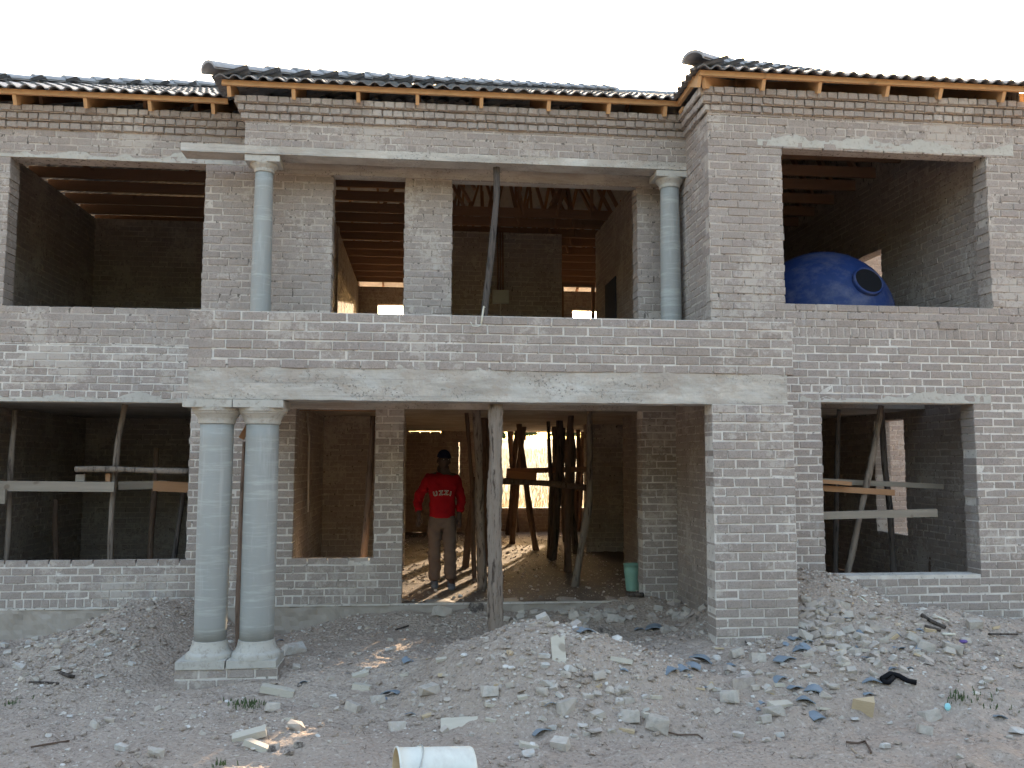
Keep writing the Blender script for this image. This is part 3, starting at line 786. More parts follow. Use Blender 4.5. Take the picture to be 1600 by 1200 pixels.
plank('door_frame', (2.46, 7.2, 4.74), (2.99, 7.2, 4.74), .1, .04, M['frame'], house)
mb = MB(); mb.box((3.012, 5.45, 2.47), (3.028, 6.25, 4.55)); mb.build('dark_door', M['door'], house)

# ------------------------------------------------------------------ poles and props
def pole(pts, r, mat, label, group=None, n=10, segs=34, rough=.17, name='prop_pole', z_to=None, wob=.005):
    P_ = [Vector(p) for p in pts]
    if z_to is not None:
        a, b = P_[-2], P_[-1]; d = (b-a)
        if abs(d.z) > 1e-4 and b.z > z_to: P_.append(b+d*((z_to-b.z)/d.z))
    Ls = [0]
    for a, b in zip(P_, P_[1:]): Ls.append(Ls[-1]+(b-a).length)
    out = []; rad = []
    ra, rb_ = (r if hasattr(r, '__len__') else (r, r*1.1))
    ph = random.random()*9
    for i in range(segs+1):
        s = Ls[-1]*i/segs; k = max(j for j in range(len(Ls)) if Ls[j] <= s+1e-6); k = min(k, len(P_)-2)
        t = (s-Ls[k])/max(1e-6, Ls[k+1]-Ls[k]); p = P_[k].lerp(P_[k+1], t)
        wv = wob*math.sin(s*2.3+ph)+wob*.6*math.sin(s*5.1+ph*2)
        p = p+Vector((wv, wv*.7, 0)) if abs((P_[-1]-P_[0]).normalized().z) > .5 else p+Vector((0, wv*.4, wv))
        out.append(p); rad.append((ra+(rb_-ra)*i/segs)*(1+.08*math.sin(s*7+ph)))
    mb = MB(); o_ = P_[-1].copy(); mb.tube([p-o_ for p in out], rad, n, rough)
    o = mb.build(name, mat, None, True, loc=o_); tag(o, label, 'pole', group); return o
DP = lambda D: D-7.787
pole([at(775, 632, .16), at(773, 800, .16), at(775, 990, .16)], (.058, .066), M['bark_grey'], 'thick grey gum pole propping the balcony beam in front of the doorway', n=22, segs=70, rough=.24, z_to=-.2)
pole([at(745, 638, 2.9), at(748, 760, 3.1), at(754, 920, 3.35)], (.05, .06), M['bark_grey'], 'dark weathered pole just behind and left of the thick porch pole', n=12, z_to=0)
pole([at(775, 255, 1.93), at(776, 310, 1.93), at(768, 390, 1.93), at(757, 497, 1.93)], (.036, .040), M['bark_dark'], 'crooked blackened pole holding up the upper balcony beam', n=12, segs=34, rough=.14, z_to=2.48)
G1 = 'poles propping the slab inside the hall'
for pts, Y, r, mt, lb in [
  ([(810,640),(812,680),(819,740),(838,861)], 8.0, .055, 'bark_brown', 'brown hall pole leaning with its foot out to the right'),
  ([(795,640),(797,690),(802,740),(806,828)], 12.0, .07, 'bark_brown', 'hall pole against the bright back window, leftmost full height one'),
  ([(812,640),(806,700),(802,750),(794,835)], 11.4, .06, 'bark_brown', 'hall pole crossing behind the leaning one at the back window'),
  ([(856,640),(858,700),(862,760),(857,872)], 6.8, .035, 'bark_dark', 'thin dark pole touching the thickest black hall pole'),
  ([(874,640),(875,710),(870,790),(864,876)], 6.5, .062, 'bark_dark', 'thickest black pole in the middle of the back window'),
  ([(893,640),(888,720),(886,800),(888,897)], 4.9, .052, 'bark_brown', 'straight brown pole right of the black pole in the hall'),
  ([(910,640),(910,720),(908,770),(904,826)], 13-.9, .05, 'bark_brown', 'thin pole at the right end of the back window'),
  ([(921,640),(922,700),(921,780),(897,919)], 3.45, .045, 'bark_grey', 'grey leaning pole with its foot nearest the front, right of the window'),
  ([(900,700),(893,760),(899,833)], 11.6, .05, 'bark_brown', 'short far pole half hidden right of the window centre'),
  ([(741,745),(737,800),(728,886)], 5.6, .055, 'bark_brown', 'short brown pole leaning beside the man with red top'),
  ([(728,640),(738,760),(742,905)], 4.4, .03, 'bark_brown', 'thin brown pole close behind the dark weathered pole'),
  ([(866,640),(868,720),(862,800),(860,850)], 9.0, .06, 'bark_dark', 'black pole left half hidden behind the thickest black one'),
  ([(880,640),(878,740),(884,842)], 9.6, .06, 'bark_dark', 'black pole just right of the thickest black one, further back'),
  ([(902,640),(905,720),(897,835)], 10.6, .055, 'bark_brown', 'dark far pole between the right hall poles'),
  ([(822,640),(812,720),(800,850)], 9.2, .055, 'bark_brown', 'brown pole crossing the leaning one to form a V'),
  ([(757,640),(757,720),(756,884)], 5.8, .06, 'bark_brown', 'brown pole added to block sun, hidden between the two front poles'),  # added out of sight of the camera to stop sunbeams
  ([(764,640),(763,720),(765,878)], 6.3, .06, 'bark_brown', 'brown pole added to block sun, directly behind the thick porch pole'),  # second added pole, keeps sun off the ground outside the doorway
  ([(889,640),(896,700),(892,780),(900,868)], 7.4, .05, 'bark_dark', 'dark crooked pole between the two right brown hall poles')]:
    pole([at(x, y, Y) for x, y in pts], (r*.9, r*1.08), M[mt], lb, G1, z_to=0.0)
def tplank(name, pts, Y, ht, mat, label, cat='plank', wd=.04, Y2=None, group=None):
    a = at(*pts[0], Y); b = at(*pts[1], Y if Y2 is None else Y2)
    o = plank(name, a, b, wd, ht, M[mat], None, .003); tag(o, label, cat, group); return o
pole([at(782, 752, 4.3), at(850, 755, 4.3), at(918, 762, 4.3)], .04, M['bark_brown'], 'horizontal pole tied across the back window poles', segs=14)
tplank('scaffold_plank', [(792, 736), (922, 733)], 6.9, .09, 'pine_in', 'upper brown plank across the back window poles')
tplank('scaffold_plank', [(791, 741), (838, 745)], 6.7, .13, 'plank_new', 'short orange plank block lashed to the left hall poles')
# lower left window
G2 = 'poles inside the lower left window'
for pts, Y, r, mt, lb in [
  ([(196,632),(184,690),(176,790),(171,878)], 2.95, .034, 'bark_grey', 'pale pole in the middle of the lower left window'),
  ([(24,640),(17,745),(9,878)], 3.0, .030, 'bark_grey', 'pale pole near the left side of the lower left window'),
  ([(245,700),(241,780),(234,878)], 4.2, .04, 'bark_brown', 'dim pole deep in the lower left window right of the middle'),
  ([(88,780),(87,878)], 4.4, .035, 'bark_brown', 'dim short pole deep in the lower left window'),
  ([(286,770),(272,876)], 3.4, .03, 'bark_dark', 'black leaning stick at the right side of the lower left window')]:
    pole([at(x, y, Y) for x, y in pts], (r*.9, r*1.05), M[mt], lb, G2, z_to=0)
pole([at(118, 733, 2.82), at(185, 734, 2.82), at(294, 737, 2.8)], .033, M['bark_grey'], 'grey peeled pole lying across the lower left window', segs=18)
tplank('scaffold_plank', [(-20, 759), (179, 761)], 2.80, .115, 'board', 'long weathered plank crossing the left half of the lower left window')
tplank('scaffold_plank', [(186, 759), (262, 757)], 3.3, .10, 'board', 'dull grey plank end behind the middle pole of the lower left window')
tplank('scaffold_plank', [(240, 759), (300, 762)], 3.1, .12, 'plank_new', 'orange plank at the right side of the lower left window')
tplank('wood_block', [(-20, 776), (9, 776)], 2.75, .16, 'board', 'short board hanging under the long plank at the left edge', 'block')
tplank('wood_block', [(119, 748), (133, 748)], 2.9, .10, 'board', 'small grey block under the end of the peeled pole', 'block')
tplank('wood_block', [(166, 746), (173, 746)], 2.9, .10, 'plank_new', 'small orange block wedged under the peeled pole', 'block')
# lower right window
G3 = 'poles inside the lower right window'
for pts, Y, r, mt, lb in [
  ([(1377,634),(1366,700),(1345,800),(1324,896)], 1.75, .036, 'bark_grey', 'long pale pole leaning across the lower right window'),
  ([(1378,640),(1382,730),(1391,800),(1396,892)], 2.2, .036, 'bark_dark', 'dark pole before the lit brick strip in the lower right window'),
  ([(1311,640),(1307,760),(1305,892)], 2.3, .030, 'bark_dark', 'thin dark pole at the left of the lower right window'),
  ([(1464,650),(1460,760),(1456,895)], 2.6, .028, 'bark_brown', 'thin dim pole at the right of the lower right window')]:
    pole([at(x, y, Y) for x, y in pts], (r*.9, r*1.05), M[mt], lb, G3, z_to=0)
tplank('scaffold_plank', [(1270, 806), (1463, 801)], 1.45, .085, 'board', 'pale board crossing the lower right window below the others')
tplank('scaffold_plank', [(1270, 751), (1473, 760)], 1.9, .060, 'board', 'narrow grey board crossing the lower right window, topmost')
tplank('scaffold_plank', [(1272, 762), (1397, 770)], 1.7, .065, 'plank_new', 'short orange board in the lower right window')
tplank('scaffold_plank', [(1272, 751), (1330, 756)], 1.6, .045, 'plank_new', 'thin orange slat at the left side of the lower right window')
# room behind the narrow window, pole between columns
pole([at(583, 650, 2.75), at(577, 780, 2.85), at(566, 876, 2.9)], (.035, .045), M['bark_brown'], 'brown pole leaning inside the narrow ground floor window', z_to=0)
pole([at(383, 690, 1.4), at(378, 800, 1.4), at(375, 980, 1.4)], (.028, .045), M['bark_brown'], 'dark pole standing behind the gap of the twin columns', z_to=-.3)
tplank('wood_block', [(377, 685), (392, 660)], .6, .05, 'plank_new', 'orange stick wedged behind the capitals of the twin columns', 'stick')
tplank('scaffold_plank', [(462, 639), (590, 641)], 2.7, .04, 'plank_new', 'orange plank along the head of the narrow window')
# wire on the parapet
mb = MB(); a = at(757, 479, -.02); b = at(752, 507, -.03); c_ = at(745, 508, -.03); d_ = at(735, 503, -.03)
mb.tube([at(757, 480, .08), at(756, 479, -.02), at(754, 492, -.02), at(751.5, 508, -.02)], .008, 6); mb.tube([b, at(747, 510, -.03), at(739, 510, -.03), d_], .004, 6)
tag(mb.build('bent_wire', M['print_w'], None, True), 'pale bent wire hooked over the balcony parapet', 'wire')

# ------------------------------------------------------------------ water tank (lies on its side upstairs)
tank = empty('water_tank', (4.90, 2.40, 3.37))
tag(tank, 'big blue plastic water tank lying behind the upper right window', 'water tank')
def lathe_axis(name, prof, mat, parent, n=56, smooth=True):
    V = []; F = []
    for r, z in prof:
        for k in range(n): t = 2*math.pi*k/n; V.append((r*math.cos(t), r*math.sin(t), z))
    for i in range(len(prof)-1):
        for k in range(n): k2 = (k+1) % n; F.append((i*n+k, i*n+k2, (i+1)*n+k2, (i+1)*n+k))
    F.append(tuple(range(n-1, -1, -1))); F.append(tuple((len(prof)-1)*n+k for k in range(n)))
    return link(name, mesh(name, V, F, mat, smooth), parent)
RR = .875
prof = [(RR, -1.0), (RR, -.6), (RR-.01, -.58), (RR, -.56), (RR, -.1), (RR, .0)]
for i in range(1, 12):
    t = R(90*i/12); rr = RR*math.cos(t)**.9; prof.append((rr, .62*math.sin(t)))
prof2 = []
for r, z in prof:
    prof2.append((r, z))
    if len(prof2) in (12,): prof2 += [(r-.004, z+.004), (r-.008, z+.016), (r-.020, z+.018)]
tb = lathe_axis('tank_body', prof, M['blue'], tank)
mb = MB()
ring_pts = [Vector((.60*math.cos(t), .60*math.sin(t), .452)) for t in np.linspace(0, 2*math.pi, 60)]
mb.tube(ring_pts, .016, 6, cap=False); mb.build('moulded_ring', M['blue'], tank, True)
axis_d = Vector((-.52, -.83, .10)).normalized(); up_h = Vector((0, 0, 1))
q = axis_d.to_track_quat('Z', 'Y'); tank.rotation_euler = q.to_euler()
Mt = Matrix.Translation(tank.location) @ q.to_matrix().to_4x4(); Mi = Mt.inverted()
# manhole: where the ray through the hole centre meets the dome
def on_dome(px, py):
    o_ = Mi @ CAM; d = (Mi.to_3x3() @ ray(px, py)); t = 7.0
    while t < 13:
        p = o_+d*t; rr = math.hypot(p.x, p.y)
        if p.z < 0: ins_ = rr < RR and p.z > -1
        else: ins_ = (rr/RR)**2+(p.z/.62)**2 < 1
        if ins_: return p
        t += .004
    return p
hp = on_dome(1355, 441); nrm = Vector((hp.x/RR**2, hp.y/RR**2, max(hp.z, 0)/.62**2)).normalized()
qh = nrm.to_track_quat('Z', 'Y')
o = lathe_axis('manhole', [(.19, -.06), (.19, .018), (.168, .03), (.166, -.04)], M['blue'], tank, 36); o.location = hp+nrm*.012; o.rotation_euler = qh.to_euler()
o2 = lathe_axis('manhole_shade_disc', [(.166, -.05), (.166, .012), (.001, .012)], M['black'], tank, 36, False); o2.location = hp+nrm*.020; o2.rotation_euler = qh.to_euler()  # black disc on the dome stands in for the shade inside the hole

# ------------------------------------------------------------------ buckets
def bucket(name, r0, r1, L, mo, mi, label, loc, axis_, rim=True, handle=False):
    e = empty(name, loc); tag(e, label, 'bucket')
    e.rotation_euler = Vector(axis_).to_track_quat('Z', 'Y').to_euler()
    prof = [(r0*.97, 0), (r0, .01)]
    for i in range(1, 9): prof.append((r0+(r1-r0)*i/8, L*i/8*.97))
    pr = prof[:7]+[(r0+(r1-r0)*.72+.004, L*.70), (r0+(r1-r0)*.72+.004, L*.715)]+prof[7:]+[(r1+.006, L*.975), (r1+.006, L), (r1, L)]
    V = []; F = []; n_ = 40
    inner = [(r1-.004, L), (r1-.006, L*.9), (r0-.004, .02)]
    al = pr+inner
    for r, z in al:
        for k in range(n_): t = 2*math.pi*k/n_; V.append((r*math.cos(t), r*math.sin(t), z))
    for i in range(len(al)-1):
        for k in range(n_): k2 = (k+1) % n_; F.append((i*n_+k, i*n_+k2, (i+1)*n_+k2, (i+1)*n_+k))
    F.append(tuple(range(n_-1, -1, -1)))
    ft = (len(al)-1)*n_; F.append(tuple(ft+k for k in range(n_)))
    me = mesh('bucket_wall', V, F, mo, True); me.materials.append(mi)
    ni = len(pr)-1
    for i, p in enumerate(me.polygons):
        if i >= ni*n_ and i != len(me.polygons)-2: p.material_index = 1
    link('bucket_wall', me, e)
    if handle:
        mb = MB(); mb.tube([(r1*math.cos(t)*1.03, r1*math.sin(t)*1.03+.0, L*.9-.10*math.sin(t)) for t in np.linspace(0, math.pi, 14)], .004, 6); mb.build('handle', M['galv'], e, True)
    return e
bucket('plastic_bucket', .155, .172, .43, M['white_pl'], M['inside_pl'], 'dirty white plastic bucket lying on its side at the bottom edge', (at(738, 1212, -2.75)-Vector((0, 0, 0))), (-.985, -.16, .02), handle=True)
bucket('mint_bucket', .085, .115, .33, M['green_pl'], M['green_pl'], 'mint green bucket standing just inside the doorway on the right', (2.66, 3.05, .01), (0, 0, 1))

# ------------------------------------------------------------------ rubble
def hull_mesh(name, dims, mat, jit=.22, nex=5, seed=0):
    random.seed(seed); import bmesh
    bm = bmesh.new(); a, b, c = dims
    for sx in (-1, 1):
        for sy in (-1, 1):
            for sz in (-1, 1):
                if random.random() < .85: bm.verts.new((sx*a/2*(1-random.uniform(0, jit)), sy*b/2*(1-random.uniform(0, jit)), sz*c/2*(1-random.uniform(0, jit))))
    for _ in range(nex):
        v = Vector((random.gauss(0, 1), random.gauss(0, 1), random.gauss(0, 1))).normalized()
        bm.verts.new((v.x*a*.56, v.y*b*.56, v.z*c*.56))
    bmesh.ops.convex_hull(bm, input=bm.verts)
    for v in [v for v in bm.verts if not v.link_faces]: bm.verts.remove(v)
    me = bpy.data.meshes.new(name); bm.to_mesh(me); bm.free(); me.materials.append(mat); return me
KM = {}
KM['brick'] = [hull_mesh('broken_brick', (1, .62, .45), M['rubble_d'], .12, 2, 100+i) for i in range(7)]
KM['block'] = [hull_mesh('rubble_chunk', (1, .75, .6), M['rubble'], .28, 4, 120+i) for i in range(8)]
KM['pale'] = [hull_mesh('pale_stone', (1, .7, .5), M['pale'], .5, 7, 140+i) for i in range(6)]
KM['clod'] = [hull_mesh('dark_clod', (1, .8, .7), M['clod'], .5, 9, 160+i) for i in range(4)]
KM['wood'] = [hull_mesh('wood_offcut', (1, .3+.06*i, .16+.04*i), M['offcut'] if i % 2 else M['offcut2'], .1, 0, 180+i) for i in range(5)]
KM['woodd'] = [hull_mesh('wood_offcut', (1, .42, .2), M['offcut2'], .06, 0, 190+i) for i in range(4)]
KM['cube'] = [hull_mesh('wood_block', (1, .8, .9), M['offcut'], .05, 0, 197)]
def shard_mesh(seed):
    random.seed(seed); V = []; F = []; nu, nv = 7, 3
    cut = [random.uniform(.05, .45), random.uniform(.05, .45)]
    for sgn in (0, 1):
        for j in range(nv+1):
            for i in range(nu+1):
                u = i/nu-.5; v = j/nv-.5
                vv = v*(.75+cut[0]*(u if seed % 2 else -u)); uu = u*(1-cut[1]*(v+.5))
                z = .13*math.cos(u*math.pi*1.15)-.05*sgn
                V.append((uu, vv, z))
    m_ = nu+1; T = (nu+1)*(nv+1)
    for j in range(nv):
        for i in range(nu):
            a = j*m_+i; F.append((a, a+1, a+m_+1, a+m_)); F.append((T+a+1, T+a, T+a+m_, T+a+m_+1))
    for i in range(nu):
        F.append((T+i, T+i+1, i+1, i)); a = nv*m_+i; F.append((a, a+1, T+a+1, T+a))
    for j in range(nv):
        a = j*m_; F.append((a, a+m_, T+a+m_, T+a)); a = j*m_+nu; F.append((a+m_, a, T+a, T+a+m_))
    return mesh('tile_shard', V, F, M['shard'])
KM['shard'] = [shard_mesh(200+i) for i in range(6)]
random.seed(23)
NAMES = dict(brick=('broken_brick', 'brick'), block=('rubble_chunk', 'rubble'), pale=('pale_stone', 'stone'), clod=('dark_clod', 'clod'), wood=('wood_offcut', 'wood offcut'), woodd=('wood_offcut', 'wood offcut'), cube=('wood_block', 'wood block'), shard=('tile_shard', 'tile shard'))
def put(kind, x, y, wpx, label, group=None, rz=None, tilt=.25, sink=.3, zs=1.0, rx=None):
    p = gp(x, y+wpx*.12); D = (p-CAM).dot(fw); s = wpx/FPX*D
    me = random.choice(KM[kind]); nm, cat = NAMES[kind]
    o = link(nm, me, None)
    o.location = p+Vector((0, s*.15, s*(.18 if kind not in ('wood', 'woodd', 'shard') else .10)*zs))
    o.rotation_euler = (random.uniform(-tilt, tilt) if rx is None else rx, random.uniform(-tilt, tilt), rz if rz is not None else random.uniform(-.5, .5))
    o.scale = (s, s*random.uniform(.8, 1.1), s*zs)
    tag(o, label, cat, group); return o
LIST = [
 ('wood',563,1055,28,'yellow wood offcut right of the twin columns, upper one of two'),('wood',565,1076,30,'thick yellow wood offcut below another in the open dirt'),
 ('wood',632,1057,15,'small yellow wood chip left of the middle mound'),('wood',693,1057,19,'dull yellow chip on the left slope of the middle mound'),('wood',780,1072,18,'orange offcut on the face of the middle mound'),
 ('wood',768,1105,22,'pale wedge of wood low on the middle mound'),('wood',767,1127,18,'yellow pyramid shaped offcut at the foot of the middle mound'),('wood',667,1120,18,'dusty yellow offcut left of the broken flat board'),
 ('wood',450,1125,18,'orange brown chip near the grey cube stone'),('wood',692,1031,22,'pale round stick end in the hollow left of the mound'),
 ('woodd',433,1081,54,'long dusty wood piece right of the column pedestal'),('block',425,1108,27,'grey cube shaped stone beside the green weed'),
 ('block',590,1096,24,'dust covered upright block left of the mound'),('block',551,1108,25,'mossy grey chunk left of the upright block'),('shard',612,1084,30,'dark curved tile piece on top of the upright block'),
 ('shard',637,1034,22,'blue grey tile piece in the hollow left of the mound'),('shard',642,1117,20,'small blue grey tile piece near the broken flat board'),
 ('block',672,1082,30,'large pale dusty chunk on the left foot of the mound'),('block',765,1086,28,'grey brick like chunk on the face of the mound'),('block',620,1137,26,'dirty flat chunk left of the bucket'),
 ('block',462,1137,28,'grey rounded chunk in the left foreground'),('block',690,960,28,'dusty block leaning on the floor slab edge below the man'),('clod',742,952,30,'dark lump by the floor slab edge'),
 ('woodd',388,1150,54,'orange tan wood piece lying above the dark clods'),('woodd',402,1168,46,'flat tan board piece beside the dark clods'),
 ('clod',428,1172,20,'tall dark clod next to the tan board'),('clod',465,1168,17,'round dark clod, the right one of the group'),('clod',450,1180,16,'low dark clod between two others'),
 ('clod',468,1073,8,'small black clod near the long dusty wood piece'),('clod',482,1067,6,'tiny black clod near the long dusty wood piece'),
 ('pale',460,1016,38,'dried white cement lump right of the twin columns'),
 ('pale',851,1029,21,'white stone under the standing board'),('pale',852,1044,16,'smaller white stone under the first on the mound'),('pale',855,1070,25,'white square stone in the middle of the mound'),
 ('pale',893,1050,26,'white flat stone right of the standing board'),('block',848,1087,24,'triangular grey stone low on the mound face'),('block',887,1111,36,'large grey chunk at the foot of the mound'),
 ('woodd',972,1034,36,'dusty slab sliding down the right slope of the mound'),('shard',976,1050,14,'blue splinter on the right slope of the mound'),('block',975,1081,22,'dull chunk on the right slope of the mound'),
 ('block',935,1060,22,'brown grey chunk near the mound top right'),('pale',1008,1091,13,'white pebble right of the mound'),('wood',1025,1093,22,'yellow chip beside a white pebble right of the mound'),
 ('pale',1010,1113,12,'white pebble behind the big grey block'),('block',985,1124,34,'big pale grey block right of the mound foot'),('wood',1015,1124,24,'brown wood offcut between two grey blocks'),
 ('wood',980,1143,26,'flat brown offcut leaning before the big grey block'),('block',1028,1136,42,'long grey block right of the brown offcut'),('pale',910,1136,18,'white stone below the large grey chunk'),
 ('pale',865,1139,15,'white stone near the bottom of the mound'),('brick',928,1148,26,'reddish broken brick at the mound foot'),('shard',845,1146,34,'blue grey tile strip at the mound foot'),
 ('wood',827,1168,32,'yellow triangular offcut in the front centre'),('pale',825,1182,24,'pale stone below the yellow triangular offcut'),('block',876,1168,30,'dusty grey chunk in the front centre'),
 ('shard',860,1104,18,'blue tile chip half buried in the mound'),('block',935,1120,22,'flat stone slab right of the large grey chunk'),
 ('shard',914,985,32,'dusty slate piece behind the mound crest'),('clod',947,988,24,'black rag like clod behind the mound crest'),('shard',1026,982,32,'large grey tile slab in the hollow before the porch'),('shard',998,983,16,'small pale tile chip in the hollow before the porch'),
 ('shard',1100,1031,38,'largest blue grey tile piece left of the pier foot rubble'),('shard',1083,1043,28,'pointed blue tile splinter beside the largest one'),('shard',1046,1047,28,'dark slate tile piece right of the mound'),('shard',1068,1046,22,'flat slate piece between two tile pieces'),
 ('shard',1145,1042,16,'dark blue tile chip before the pier'),('brick',1160,1070,40,'whole grey brick with a white stone on top'),('pale',1166,1056,20,'white stone resting on a grey brick'),('block',1142,1093,34,'pale cement block in the front right rubble'),
 ('wood',1095,1078,15,'yellow wood chip left of the pale cement block'),('wood',1122,1081,22,'tan wood chip above the pale cement block'),('block',1151,1022,24,'grey slab piece below the pier'),('block',1185,1030,26,'dusty pale slab right below the pier'),
 ('wood',1186,1131,9,'short upright yellow stick in the dark heap'),('block',1197,1128,20,'grey chunk right of the short upright stick'),('pale',1155,1150,20,'long white pebble in the front right dirt'),('pale',1198,1158,16,'white pebble at the front right'),
 ('wood',1148,993,26,'yellow wood piece at the foot of the porch pier'),('wood',1125,1014,14,'yellow chip in front of the porch pier'),
 ('cube',1350,1108,33,'large beige wood block standing alone front right'),('shard',1253,1015,28,'dark slate tile piece pointing at the right mound'),('shard',1228,1031,36,'long dark tile piece below the pier corner'),('woodd',1261,1043,22,'pale stick of wood below the dark tiles'),
 ('shard',1217,1061,26,'blue triangular tile piece in the front right group'),('shard',1243,1076,28,'second blue triangular tile piece'),('shard',1276,1080,34,'wide blue tile piece in the front right group'),('shard',1260,1094,30,'round edged blue tile piece in front of the wide one'),
 ('wood',1290,1111,24,'orange wedge of wood among blue tiles'),('shard',1280,1121,30,'blue tile piece below the orange wedge'),('wood',1222,1105,44,'brown dusty wood slab left of the orange wedge'),('block',1212,1118,30,'grey chunk left of the blue tile group'),
 ('shard',1358,1085,20,'blue tile piece behind the beige wood block'),('shard',1362,1064,30,'blue grey tile piece left of the black plastic'),
 ('brick',1305,971,26,'broken brick on the slope of the right mound'),('brick',1275,988,26,'grey brick end at the foot of the corner heap'),('brick',1297,992,24,'grey brick beside another at the corner heap'),('brick',1372,987,24,'tilted brick under the right window'),
 ('brick',1391,991,24,'square brick end under the right window'),('brick',1355,1004,18,'upright brick fragment in the right rubble'),('brick',1368,1027,20,'square grey fragment in the right rubble'),('block',1450,1014,28,'large round grey chunk in the right rubble'),('block',1492,1016,32,'brown grey chunk right of the large round one'),
 ('wood',1558,981,22,'tan wood piece at the far right by the wall'),('block',1525,979,24,'pale chunk near the wall at far right'),('shard',1485,1008,22,'pale blue tile piece in the right rubble'),('wood',1455,988,18,'yellow wood piece under dark slats'),
 ('wood',1425,990,16,'leaning yellow slat under the right window'),('wood',1386,967,12,'yellow chip high on the right mound'),('block',1545,1066,16,'grey pointed stone at the right'),('shard',1562,1123,22,'pale blue tile piece at the right'),
 ('pale',1592,1145,26,'round pale rock at the right edge'),('pale',1385,1169,20,'round beige stone alone on the dirt'),('pale',1219,1152,18,'grey white stone left of the beige block, low'),('block',1447,1145,24,'flat grey stone in the right foreground'),
 ('block',1455,1122,30,'long low stone in the right foreground'),('pale',1336,1127,14,'small grey stone left of the beige wood block'),
 ('pale',29,1044,21,'big white stone at the far left'),('pale',6,1010,16,'white stone at the left edge'),('pale',45,1007,13,'white stone by the left wall foot'),('pale',58,1007,9,'small white stone by the left wall foot'),
 ('pale',192,962,8,'white pebble at the top of the left mound'),('block',152,991,16,'cube shaped stone on the left mound'),('pale',115,1003,9,'white pebble on the left mound slope'),('pale',183,995,9,'white pebble in the middle of the left mound'),
 ('pale',113,1043,12,'white stone below the left mound'),('block',100,1003,15,'stone on the left edge of the left mound'),('block',170,1128,18,'dusty stone in the left foreground'),('block',148,1134,20,'second dusty stone in the left foreground'),
 ('block',243,1181,30,'grey stone at the bottom left'),('pale',190,1172,22,'pale stone at the bottom left'),('pale',86,1048,18,'grey white stone left of the mound base'),('block',55,1065,14,'small stone at far left'),
]
for it in LIST: put(it[0], it[1], it[2], it[3], it[4])
# clusters of like pieces
def cluster(n_, kinds, cx, cy, sx, sy, s0, s1, labels, group):
    made = []
    for _ in range(n_):
        x = random.gauss(cx, sx); y = random.gauss(cy, sy)
        k = random.choice(kinds)
        if not (2 < x < 1598 and 940 < y < 1195): continue
        p = gp(x, y)
        if p.y > 2.2 or (2.6 < p.x < 3.5 and -.05 < p.y < 1.0) or (p.x > 3.0 and p.y > .95) or (-2.1 < p.x < -1.15 and -.1 < p.y < .45): continue
        wp = random.uniform(s0, s1)
        made.append((k, x, y, wp, put(k, x, y, wp, labels[k], group+' ('+NAMES[k][1]+')', tilt=.6)))
    if not made: return
    hx = ['far left', 'left', 'centre', 'right', 'far right']; vy = ['rear', 'middle', 'front']; sz = ['small', 'medium', 'large']
    rk = lambda arr, v, n: min(n-1, int(n*sum(a < v for a in arr)/len(arr)))
    xs_, ys_, ws_ = [m_[1] for m_ in made], [m_[2] for m_ in made], [m_[3] for m_ in made]; by = {}
    for k, x, y, wp, o in made:
        lab = '%s %s, %s %s' % (sz[rk(ws_, wp, 3)], labels[k], vy[rk(ys_, y, 3)], hx[rk(xs_, x, 5)])
        by.setdefault(lab, []).append((x, o))
    for lab, l in by.items():
        l.sort(key=lambda t: t[0]); nm_ = ['leftmost', 'second', 'third', 'fourth', 'fifth', 'sixth']
        for i, (x, o) in enumerate(l):
            o['label'] = lab if len(l) == 1 else ('rightmost ' if i == len(l)-1 else nm_[min(i, 5)]+' ')+lab
L_ = lambda where: dict(brick='broken brick '+where, block='rubble chunk '+where, pale='pale stone '+where, wood='wood chip '+where, woodd='wood chip '+where, shard='tile shard '+where, clod='dark clod '+where)
cluster(60, ['brick', 'block', 'brick'], 1282, 955, 24, 30, 13, 25, L_('in the heap right of the pier'), 'pieces in the corner heap')
cluster(85, ['block', 'brick', 'block', 'brick', 'shard', 'shard', 'block', 'wood'], 1340, 1020, 75, 28, 9, 22, L_('below the right window'), 'rubble below the right window')
cluster(40, ['block', 'shard', 'block', 'shard', 'block', 'brick', 'wood', 'pale'], 1180, 1075, 70, 28, 8, 20, L_('in the front right rubble'), 'front right rubble')
cluster(50, ['block', 'pale', 'block', 'block', 'brick', 'block', 'wood'], 880, 1090, 75, 34, 7, 18, L_('on the middle mound'), 'pieces on the middle mound')
cluster(46, ['block', 'brick', 'block'], 900, 965, 75, 7, 8, 20, L_('along the floor slab edge'), 'rubble along the slab edge')
cluster(34, ['block', 'brick', 'block'], 1065, 962, 22, 14, 8, 18, L_('in the porch corner'), 'heap in the porch corner')
cluster(30, ['block', 'pale', 'block'], 110, 1010, 60, 22, 6, 14, L_('on the left mound'), 'pieces on the left mound')
cluster(34, ['block', 'block', 'block', 'wood', 'pale', 'shard'], 600, 1070, 90, 40, 6, 14, L_('between columns and mound'), 'bits between columns and mound')
cluster(20, ['block', 'pale'], 1500, 1090, 60, 40, 6, 14, L_('in the right foreground'), 'stones in the right foreground')
cluster(18, ['block', 'pale'], 250, 1120, 120, 40, 6, 13, L_('in the left foreground'), 'stones in the left foreground')
